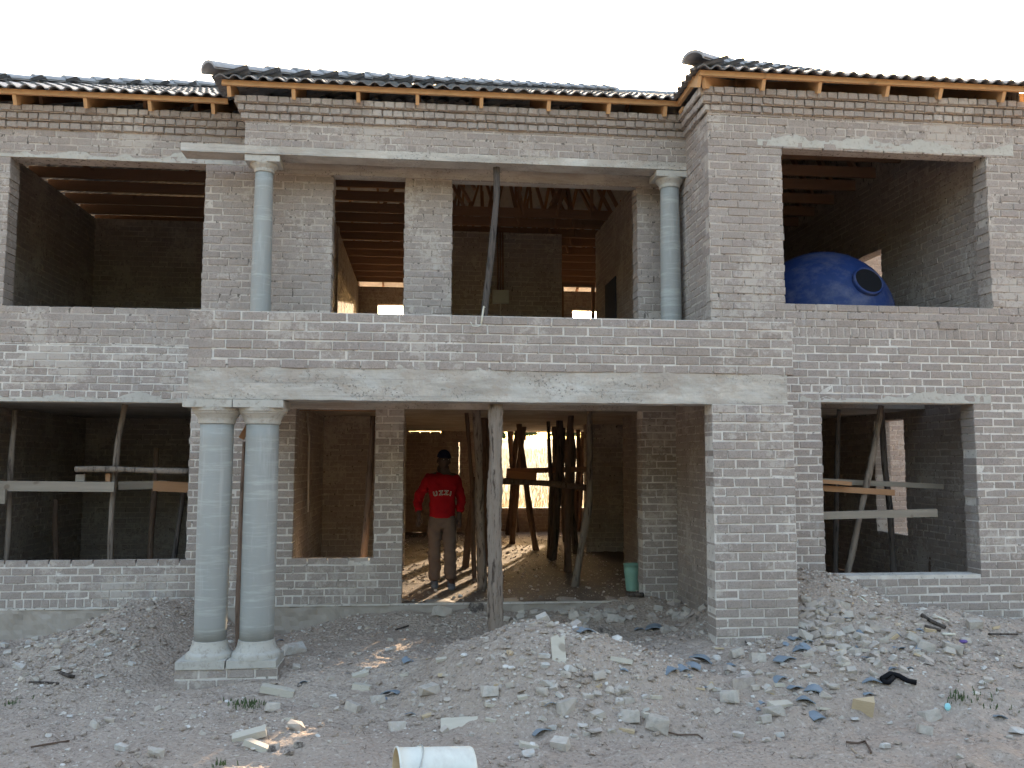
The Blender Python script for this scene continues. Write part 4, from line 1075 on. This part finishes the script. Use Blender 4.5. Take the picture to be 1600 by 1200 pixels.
# special ground things
def flat(px, py, wpx, hpx, th, mat, label, cat, lean=0, rz=0, name='board_piece', up_off=0):
    p = gp(px, py+hpx*.5); D = (p-CAM).dot(fw); s = D/FPX
    mb = MB(); W2 = wpx*s/2; H = hpx*s
    n_ = 6; top = [H*(1+random.uniform(-.09, .05)) for _ in range(n_+1)]
    V = []; F = []
    for y in (0, th):
        for i in range(n_+1): V.append((-W2+2*W2*i/n_, y, -.03)); V.append((-W2+2*W2*i/n_, y, top[i]))
    m_ = 2*(n_+1)
    for i in range(n_):
        a = 2*i; F += [(a, a+2, a+3, a+1), (m_+a+2, m_+a, m_+a+1, m_+a+3), (a+1, a+3, m_+a+3, m_+a+1)]
    F += [(0, 1, m_+1, m_), (2*n_+1, 2*n_, m_+2*n_, m_+2*n_+1)]
    mb.add(V, F)
    o = mb.build(name, mat, None); o.location = p+Vector((0, 0, up_off)); o.rotation_euler = (-lean, 0, rz); tag(o, label, cat); return o
flat(874, 1014, 22, 40, .02, M['offcut2'], 'pale board piece standing upright on the middle mound', 'board', .45)
flat(718, 1128, 58, 16, .03, M['offcut2'], 'broken flat pale board piece in the front centre', 'board', .8)
def stick(pts, r, mat, label, cat='stick', group=None, name='stick'):
    P_ = [gp(x, y)+Vector((0, 0, r*1.4)) for x, y in pts]; o_ = P_[0]
    mb = MB(); mb.tube([p-o_ for p in P_], r, 6, .1); o = mb.build(name, mat, None, True, loc=o_); tag(o, label, cat, group); return o
stick([(1440,967),(1455,975),(1478,985)], .018, M['bark_dark'], 'dark burnt slat under the right window')
stick([(1445,983),(1470,990)], .014, M['bark_dark'], 'shorter dark slat below the burnt one')
stick([(1458,965),(1482,975)], .010, M['print_w'], 'white stick lying above the dark slats')
stick([(1473,994),(1492,997)], .013, M['print_w'], 'short white stick right of the dark slats')
stick([(1343,936),(1355,945)], .008, M['print_w'], 'white stick high on the right mound')
stick([(1545,995),(1590,995)], .010, M['bark_dark'], 'thin dark stick near the wall at far right')
stick([(1378,1068),(1392,1060),(1405,1062),(1418,1070),(1432,1074)], .022, M['black'], 'twisted black plastic strip in the right rubble', 'plastic strip', name='plastic_strip')
stick([(1378,1072),(1388,1074),(1396,1066)], .02, M['black'], 'black plastic scrap under the twisted strip', 'plastic strip', name='plastic_strip')
stick([(1322,1162),(1340,1166),(1352,1161),(1358,1172),(1361,1180)], .008, M['twig'], 'forked dark root in the right foreground', 'root', name='root')
stick([(1330,1172),(1337,1178),(1348,1184)], .005, M['straw'], 'small pale twig below the dark root', 'twig', name='twig')
stick([(1037,1148),(1060,1153),(1090,1150),(1098,1158)], .006, M['twig'], 'dark bent wire like twig right of the grey blocks', 'twig', name='twig')
stick([(45,1070),(68,1070),(92,1071)], .010, M['bark_dark'], 'dark stick below the left mound')
stick([(94,1057),(106,1060),(116,1063)], .016, M['bark_dark'], 'short black stick left of the mound base')
stick([(48,1170),(75,1166),(108,1160)], .007, M['twig'], 'thin stick in the left foreground')
stick([(960,932),(985,935),(1005,936)], .03, M['bark_dark'], 'dark charred plank lying on the slab edge', 'plank')
stick([(618,986),(638,980)], .010, M['bark_dark'], 'dark stick leaning in the hollow by the slab')
stick([(1150,985),(1168,1010)], .008, M['bark_dark'], 'thin dark stick at the pier foot')
def sm(px, py, r, mat, label, cat, name, sc=(1, 1, 1)):
    p = gp(px, py); mb = MB(); mb.lathe([(r*.5, 0), (r*.9, r*.3), (r, r*.7), (r*.7, r*1.2), (r*.2, r*1.3)], (0, 0), 9)
    o = mb.build(name, mat, None, loc=p); o.scale = sc; tag(o, label, cat)
sm(1481, 1110, .026, M['cyan'], 'small cyan plastic cap in the right foreground', 'bottle cap', 'bottle_cap', (1, .5, 1.6))
sm(1505, 1006, .035, M['purple'], 'purple wrapper right of the rubble', 'wrapper', 'wrapper', (1.3, .7, .7))

# gravel
def scatter(name, n_, xr, yr, s0, s1, dens, mat, seed):
    rg = np.random.default_rng(seed)
    ph = (1+5**.5)/2
    base = np.array([(-1,ph,0),(1,ph,0),(-1,-ph,0),(1,-ph,0),(0,-1,ph),(0,1,ph),(0,-1,-ph),(0,1,-ph),(ph,0,-1),(ph,0,1),(-ph,0,-1),(-ph,0,1)])/1.9
    fc = np.array([(0,11,5),(0,5,1),(0,1,7),(0,7,10),(0,10,11),(1,5,9),(5,11,4),(11,10,2),(10,7,6),(7,1,8),(3,9,4),(3,4,2),(3,2,6),(3,6,8),(3,8,9),(4,9,5),(2,4,11),(6,2,10),(8,6,7),(9,8,1)])
    X = rg.uniform(*xr, n_*3); Y = rg.uniform(*yr, n_*3)
    d = np.clip(.12+dens(X, Y)+.9*fbm(X*1.7, Y*1.7, 3, seed), 0, 1); k = rg.random(n_*3) < d; X = X[k][:n_]; Y = Y[k][:n_]; m_ = len(X)
    S = s0*(s1/s0)**(rg.random(m_)**2.2)
    a = rg.uniform(0, 6.28, m_); ca, sa = np.cos(a), np.sin(a)
    B = base[None]*(1+rg.uniform(-.3, .3, (m_, 12, 1)))*np.stack([np.ones(m_), rg.uniform(.55, 1, m_), rg.uniform(.35, .8, m_)], -1)[:, None]
    x = B[..., 0]*ca[:, None]-B[..., 1]*sa[:, None]; y_ = B[..., 0]*sa[:, None]+B[..., 1]*ca[:, None]
    Z = ground_h(X, Y)+S*.15
    Vv = np.stack([x*S[:, None]+X[:, None], y_*S[:, None]+Y[:, None], B[..., 2]*S[:, None]+Z[:, None]], -1).reshape(-1, 3)
    Ff = (fc[None]+(np.arange(m_)*12)[:, None, None]).reshape(-1, 3)
    o = link(name, npmesh(name, Vv, Ff, mat)); return o
dens = lambda X, Y: (-.14*sstep(1.2, 2.2, X)*sstep(-1.0, -1.6, Y)+bumpf(X, Y, 1.2, -.9, .8, .5, .8)+bumpf(X, Y, 4.1, .1, 1.3, .9, .9)+bumpf(X, Y, -3.2, 1.0, 1, 1, .6)+bumpf(X, Y, .8, 1.9, 2.2, .35, .6)+.05)
tag(scatter('gravel', 12500, (-4.3, 6.9), (-3.2, 2.25), .005, .022, dens, M['pebble'], 3), 'fine grey gravel and crumbs over the building plot', 'gravel', kind='stuff')
tag(scatter('dirt_clods', 4200, (-4.4, 6.9), (-3.2, 2.25), .012, .045, lambda X, Y: dens(X, Y)*.8+.15, M['dirt'], 31), 'crumbly clods of dirt on the building plot', 'clods', kind='stuff')
_gh = ground_h; ground_h = lambda X, Y: X*0+.012
tag(scatter('floor_crumbs', 2600, (-1.4, 3.0), (2.4, 11.5), .006, .028, lambda X, Y: X*0+.5, M['pebble'], 13), 'crumbs of mortar and clods on the hall floor', 'crumbs', kind='stuff')
ground_h = _gh
tag(scatter('crushed_rubble', 1500, (-4.3, 6.9), (-3.0, 2.2), .016, .045, lambda X, Y: dens(X, Y)*1.5-.35, M['pebble'], 8), 'small crushed rubble strewn over the mounds', 'rubble', kind='stuff')
# leaf litter / straw
def blades(name, n_, xf, yf, L0, L1, wd, mat, upright, hfun, seed):
    rg = np.random.default_rng(seed); X = xf(rg, n_); Y = yf(rg, n_); Z = hfun(X, Y)
    a = rg.uniform(0, 6.28, n_); Lg = rg.uniform(L0, L1, n_)
    if upright: dx = np.cos(a)*.22*Lg; dy = np.sin(a)*.22*Lg; dz = Lg
    else: dx = np.cos(a)*Lg; dy = np.sin(a)*Lg; dz = rg.uniform(0, .25, n_)*Lg
    px = -np.sin(a)*wd; py = np.cos(a)*wd
    if upright: px = np.full(n_, wd); py = rg.uniform(-wd, wd, n_)
    P0 = np.stack([X-px, Y-py, Z+.004], -1); P1 = np.stack([X+px, Y+py, Z+.004], -1)
    P2 = np.stack([X+dx*.5+px*.7, Y+dy*.5+py*.7, Z+dz*.6+.006], -1); P3 = np.stack([X+dx*.5-px*.7, Y+dy*.5-py*.7, Z+dz*.6+.006], -1); P4 = np.stack([X+dx, Y+dy, Z+dz], -1)
    Vv = np.stack([P0, P1, P2, P3, P4], 1).reshape(-1, 3); i0 = np.arange(n_)*5
    Ff = np.concatenate([np.stack([i0, i0+1, i0+2], -1), np.stack([i0, i0+2, i0+3], -1), np.stack([i0+3, i0+2, i0+4], -1)])
    return link(name, npmesh(name, Vv, Ff, mat))
U_ = lambda a, b: (lambda rg, n_: rg.uniform(a, b, n_))
tag(blades('straw_litter', 900, U_(-4, 6.5), U_(-3, 2), .02, .09, .002, M['straw'], False, lambda X, Y: ground_h(X, Y)+.012, 5), 'dry straw and leaf litter scattered on the dirt', 'litter', kind='stuff')
tag(blades('dark_litter', 1300, U_(-4, 6.5), U_(-3, 2), .02, .10, .0025, M['twig'], False, lambda X, Y: ground_h(X, Y)+.012, 6), 'dark twigs and bark bits scattered on the dirt', 'litter', kind='stuff')
tag(blades('floor_litter', 1100, U_(-1.4, 3), U_(2.5, 10), .03, .10, .004, M['straw'], False, lambda X, Y: X*0+.02, 16), 'bark and wood shavings on the hall floor', 'litter', kind='stuff')
for i, (x, y, nn, r_, lb) in enumerate([(388, 1105, 80, .09, 'low green weed right of the column pedestal'), (1497, 1095, 40, .05, 'small green weed in the right foreground'), (1540, 1103, 30, .12, 'thin green weed near the right edge'), (15, 1100, 20, .08, 'faint green weed at the far left'), (345, 1198, 16, .04, 'pale green sprig at the bottom left')]):
    p = gp(x, y)
    tag(blades('weed', nn, (lambda rg, n_, c=p.x, q=r_: rg.normal(c, q, n_)), (lambda rg, n_, c=p.y, q=r_: rg.normal(c, q*.5, n_)), .02, .055, .004, M['grass_g'], True, lambda X, Y: ground_h(X, Y)+.004, 30+i), lb, 'weed', kind='stuff')
# the veld behind the house
o = blades('tall_dry_grass', 26000, lambda rg, n_: rg.uniform(-10, 26, n_), lambda rg, n_: 15+rg.random(n_)**1.6*70, .22, .62, .010, M['dry'], True, lambda X, Y: ground_h(X, Y), 9)
tag(o, 'tall dry golden grass on the slope behind the house', 'grass', kind='stuff')
def bush(cx, cy, r, h, seed, label):
    rg = np.random.default_rng(seed); n_ = 2600; e = empty('bush', (cx, cy, gz(cx, cy))); tag(e, label, 'bush')
    th = rg.uniform(0, 6.28, n_); rr = r*np.sqrt(rg.random(n_)); zz = rg.random(n_)
    lobes = .7+.45*vnoise(th*1.1+seed, zz*3, seed)
    X = np.cos(th)*rr*lobes; Y = np.sin(th)*rr*lobes; Z = h*(.25+.75*zz*np.sqrt(np.clip(1-(rr/r)**2, .05, 1)))
    s = .16
    A = rg.normal(0, s, (n_, 3)); B = rg.normal(0, s, (n_, 3)); P0 = np.stack([X, Y, Z], -1)
    Vv = np.stack([P0, P0+A, P0+B], 1).reshape(-1, 3)
    link('crown', npmesh('crown', Vv, np.arange(n_*3).reshape(-1, 3), M['leaf']), e)
    mb = MB(); mb.tube([(0, 0, -.2), (.1, 0, h*.3), (.1, .1, h*.6)], [.14, .1, .05], 7); mb.build('trunk', M['bark_brown'], e)
bush(15.0, 118, 2.4, 2.6, 1, 'round green bush on the skyline in the back window'); bush(10.5, 112, 1.2, 1.4, 2, 'small bush left of the round one in the back window')
bush(22, 125, 3, 2.2, 3, 'low wide bush at the right of the back window')
# branches of dry bushes through the scene's back window are covered by the grass

rg = np.random.default_rng(77); n_ = 9000  # unseen trees added behind the camera to keep the rooms dark
X = rg.uniform(-75, 75, n_); top = 8.5+3.5*fbm(X/9, X*0, 3, 5); Y = -27+rg.normal(0, 2.5, n_); Z = -.3+top*rg.random(n_)**.8
A = rg.normal(0, .75, (n_, 3)); B = rg.normal(0, .75, (n_, 3)); P0 = np.stack([X, Y, Z], -1)
tag(link('added_shade_trees', npmesh('added_shade_trees', np.stack([P0, P0+A, P0+B], 1).reshape(-1, 3), np.arange(n_*3).reshape(-1, 3), M['leaf'])), 'dense belt of dark trees added behind the camera to shade the rooms', 'trees', kind='stuff')
# ------------------------------------------------------------------ person
def skin(name, joints, bones, mat, parent, sub=2, fold=0):
    """joints: name -> (x,y,z,r) ; bones: pairs"""
    names = list(joints); me = bpy.data.meshes.new(name)
    me.from_pydata([joints[k][:3] for k in names], [(names.index(a), names.index(b)) for a, b in bones], [])
    o = bpy.data.objects.new(name, me); COL.objects.link(o)
    md = o.modifiers.new('s', 'SKIN'); sv = me.skin_vertices[0].data
    for i, k in enumerate(names):
        r = joints[k][3]; sv[i].radius = r if hasattr(r, '__len__') else (r, r)
        sv[i].use_root = (i == 0)
    sb = o.modifiers.new('u', 'SUBSURF'); sb.levels = sub; sb.render_levels = sub
    bpy.context.view_layer.update()
    ev = o.evaluated_get(bpy.context.evaluated_depsgraph_get()); nm = bpy.data.meshes.new_from_object(ev)
    bpy.data.objects.remove(o); nm.materials.clear(); nm.materials.append(mat); nm.name = name
    if fold:
        for v in nm.vertices:
            d = fold*(float(vnoise(v.co.x*9+v.co.y*5, v.co.z*26+v.co.x*14, 4))+.5*float(vnoise(v.co.x*30, v.co.z*45+v.co.y*20, 8)))
            v.co = v.co+v.normal*d
    nm.polygons.foreach_set('use_smooth', [True]*len(nm.polygons))
    return link(name, nm, parent)
pe = empty('person', (.27, 3.45, .012)); tag(pe, 'man in a red sweatshirt, khaki trousers and dark cap walking out of the doorway', 'person')
pe.scale = (1.0, 1.0, 1.0)
# local coordinates: -y faces the camera; image left = -x
J = dict(pel=(0, 0, .93, (.14, .10)), sp=(0, .01, 1.12, (.13, .095)), ch=(-.005, 0, 1.33, (.155, .10)), nk=(0, -.01, 1.47, .055), hd=(.01, -.035, 1.56, .06),
  ls=(-.17, 0, 1.40, .06), le=(-.31, .05, 1.14, .045), lw=(-.30, -.05, .93, .03), rs=(.16, .01, 1.40, .06), re=(.235, .05, 1.13, .045), rw=(.215, -.03, .91, .03),
  lh=(-.085, 0, .88, .085), lk=(-.095, -.03, .50, .058), la=(-.085, .03, .12, .04), lf=(-.09, -.08, .045, .04), rh=(.085, 0, .88, .085), rk=(.095, -.10, .50, .058), ra=(.115, -.09, .13, .04), rf=(.13, -.22, .045, .04))
Bn = [('pel','sp'),('sp','ch'),('ch','nk'),('nk','hd'),('ch','ls'),('ls','le'),('le','lw'),('ch','rs'),('rs','re'),('re','rw'),('pel','lh'),('lh','lk'),('lk','la'),('la','lf'),('pel','rh'),('rh','rk'),('rk','ra'),('ra','rf')]
for s, wn in (('l', 'lw'), ('r', 'rw')):
    wx, wy, wz = J[wn][:3]; J[s+'p'] = (wx+.005, wy-.03, wz-.07, (.034, .018)); Bn.append((wn, s+'p'))
    for i, (dx, dl) in enumerate(((-.027, .075), (-.009, .088), (.009, .082), (.026, .066))):
        a = s+'f%d' % i; b = s+'g%d' % i
        J[a] = (wx+dx, wy-.045, wz-.07-dl*.55, .0085); J[b] = (wx+dx*.8, wy-.055+.012, wz-.07-dl, .0075); Bn += [(s+'p', a), (a, b)]
    t = s+'t'; J[t] = (wx+(.04 if s == 'l' else -.04), wy-.05, wz-.075, .010); J[t+'2'] = (wx+(.042 if s == 'l' else -.042), wy-.065, wz-.11, .009); Bn += [(wn, t), (t, t+'2')]
body = skin('body', J, Bn, M['skin'], pe)
# hoodie
H = dict(hem=(0, 0, .87, (.168, .125)), pe=(0, 0, .90, (.182, .135)), sp=(0, .01, 1.12, (.178, .13)), ch=(-.005, 0, 1.30, (.185, .13)), tp=(0, .0, 1.40, (.13, .10)), nk=(0, -.005, 1.465, (.085, .08)),
  ls=(-.185, 0, 1.375, .085), le=(-.315, .05, 1.13, .070), lw=(-.302, -.045, .955, .052), rs=(.175, .01, 1.375, .085), re=(.245, .05, 1.12, .068), rw=(.222, -.025, .945, .052))
skin('sweatshirt', H, [('hem','pe'),('pe','sp'),('sp','ch'),('ch','tp'),('tp','nk'),('ch','ls'),('ls','le'),('le','lw'),('ch','rs'),('rs','re'),('re','rw')], M['red'], pe, 3, .022)
T_ = dict(wst=(0, 0, 1.02, (.13, .10)), pe=(0, .0, .90, (.155, .115)), lh=(-.09, 0, .82, .112), lk=(-.098, -.03, .50, .088), la=(-.088, .02, .07, .078), rh=(.09, 0, .82, .112), rk=(.098, -.095, .50, .088), ra=(.115, -.085, .08, .080))
skin('trousers', T_, [('wst','pe'),('pe','lh'),('lh','lk'),('lk','la'),('pe','rh'),('rh','rk'),('rk','ra')], M['khaki'], pe, 3, .022)
for x, y, s in ((-.09, .03, 0), (.12, -.09, 1)):
    mb = MB(); V = []; F = []; rings = [(.05, .0, .045, .05), (.02, 0, .05, .075), (-.06, 0, .052, .06), (-.13, 0, .05, .042), (-.185, 0, .035, .03)]; n_ = 12
    for yy, _, wx, hz in rings:
        for k in range(n_):
            t = 2*math.pi*k/n_; V.append((x+wx*math.cos(t), y+yy, max(-.005, hz*.9+hz*math.sin(t))))
    for i in range(len(rings)-1):
        for k in range(n_): k2 = (k+1) % n_; F.append((i*n_+k2, i*n_+k, (i+1)*n_+k, (i+1)*n_+k2))
    F += [tuple(range(n_)), tuple((len(rings)-1)*n_+k for k in range(n_-1, -1, -1))]
    mb.add(V, F); mb.build('shoe', M['shoe'], pe, True)
# head
import bmesh
bm = bmesh.new(); bmesh.ops.create_uvsphere(bm, u_segments=28, v_segments=20, radius=1)
for v in bm.verts:
    x, y, z = v.co; wx = .078; wy = .098; wz = .122
    if z < 0: wx *= 1-.32*(-z)**1.3; wy *= 1-.18*(-z)
    X, Y, Zv = x*wx, y*wy, z*wz
    if y < -.4:
        f = (-y-.4)/.6
        Y -= f*.030*math.exp(-(x/.20)**2)*math.exp(-((z+.12)/.22)**2)      # nose
        Y += f*.014*math.exp(-((abs(x)-.36)/.17)**2)*math.exp(-((z-.08)/.12)**2)  # eye sockets
        Y -= f*.010*math.exp(-(x/.3)**2)*math.exp(-((z+.46)/.07)**2)       # upper lip
        Y -= f*.010*math.exp(-(x/.26)**2)*math.exp(-((z+.60)/.06)**2)      # lower lip
        Y -= f*.012*math.exp(-(x/.3)**2)*math.exp(-((z+.88)/.15)**2)       # chin
    v.co = (X, Y, Zv)
me = bpy.data.meshes.new('head'); bm.to_mesh(me); bm.free(); me.materials.append(M['skin']); me.polygons.foreach_set('use_smooth', [True]*len(me.polygons))
hd = link('head', me, pe, loc=(.012, -.045, 1.62), rot=(0, .05, .32))
for sx in (-1, 1):
    mb = MB(); mb.lathe([(.002, -.012), (.017, -.006), (.022, .004), (.012, .010)], (0, 0), 12); o = mb.build('ear', M['skin'], hd, True, loc=(sx*.080, .006, -.01), rot=(0, sx*1.35, 0)); o.scale = (1.5, .9, 1)
    mb = MB(); mb.lathe([(.002, -.011), (.009, -.006), (.011, 0), (.009, .006), (.002, .011)], (0, 0), 12); mb.build('eye', M['print_w'], hd, True, loc=(sx*.029, -.083, .010), scl=(.8, .35, .4))
bm = bmesh.new(); bmesh.ops.create_uvsphere(bm, u_segments=28, v_segments=16, radius=1)
bmesh.ops.delete(bm, geom=[v for v in bm.verts if v.co.z < -.12], context='VERTS')
for v in bm.verts: v.co = (v.co.x*.088, v.co.y*.108+.004, v.co.z*.105+.036)
me = bpy.data.meshes.new('cap'); bm.to_mesh(me); bm.free(); me.materials.append(M['navy']); me.polygons.foreach_set('use_smooth', [True]*len(me.polygons))
cap = link('cap', me, hd)
mb = MB(); V = []; F = []
for th in (0, .006):
    for r_ in (0, 1):
        for k in range(11):
            t = math.pi*(1.12+.76*k/10); q_ = 1+.62*r_*math.sin(math.pi*k/10)
            V.append((.085*math.cos(t)*(1+.05*r_), (.100+.07*r_*math.sin(math.pi*(k+.5)/11))*math.sin(t)+.004, .045+th-.018*r_))
for th in (0, 1):
    for k in range(10):
        a = th*22+k; f = (a, a+1, a+12, a+11); F.append(f if th else f[::-1])
for k in range(10): F.append((11+k, 12+k, 34+k, 33+k))
mb.add(V, F); mb.build('cap_peak', M['navy'], cap)
mb = MB(); mb.box((-.02, -.1055, .06), (.02, -.1015, .085)); o = mb.build('cap_patch', M['print_w'], cap, loc=(.045, .02, 0), rot=(0, 0, .45)); o.scale = (.6, 1, .6)
# printed word on the chest, curved like the print
def text_mesh(ch, size, off):
    c = bpy.data.curves.new('letter', 'FONT'); c.body = ch; c.size = size; c.align_x = 'CENTER'; c.offset = off; c.extrude = .0008
    o = bpy.data.objects.new('letter', c); COL.objects.link(o); bpy.context.view_layer.update()
    me = bpy.data.meshes.new_from_object(o.evaluated_get(bpy.context.evaluated_depsgraph_get())); bpy.data.objects.remove(o); return me
sw = [o for o in pe.children if o.name.startswith('sweatshirt')][0]
bpy.context.view_layer.update()
for i, ch in enumerate('UZZI'):
    x = -.088+[0, .068, .132, .182][i]; z = 1.178+[-.006, .004, .006, -.006][i]; rot = [.22, .08, -.06, -.2][i]
    ok, hit, nr, _ = sw.ray_cast(Vector((x, -1, z+.03)), Vector((0, 1, 0)))
    yy = (hit.y if ok else -.14)-.006
    for nm, off, mt, dy in (('letter', .0040, 'print_w', .004), ('letter', -.0005, 'print_k', .007)):
        me = text_mesh(ch, .076, off); me.materials.clear(); me.materials.append(M[mt])
        o = link(nm, me, sw, loc=(x, yy-dy, z)); o.rotation_euler = (math.pi/2, -rot, (nr.x*.8 if ok else 0))
print('done', len(bpy.data.objects), 'single left', single_left, 'tiles', cnt)
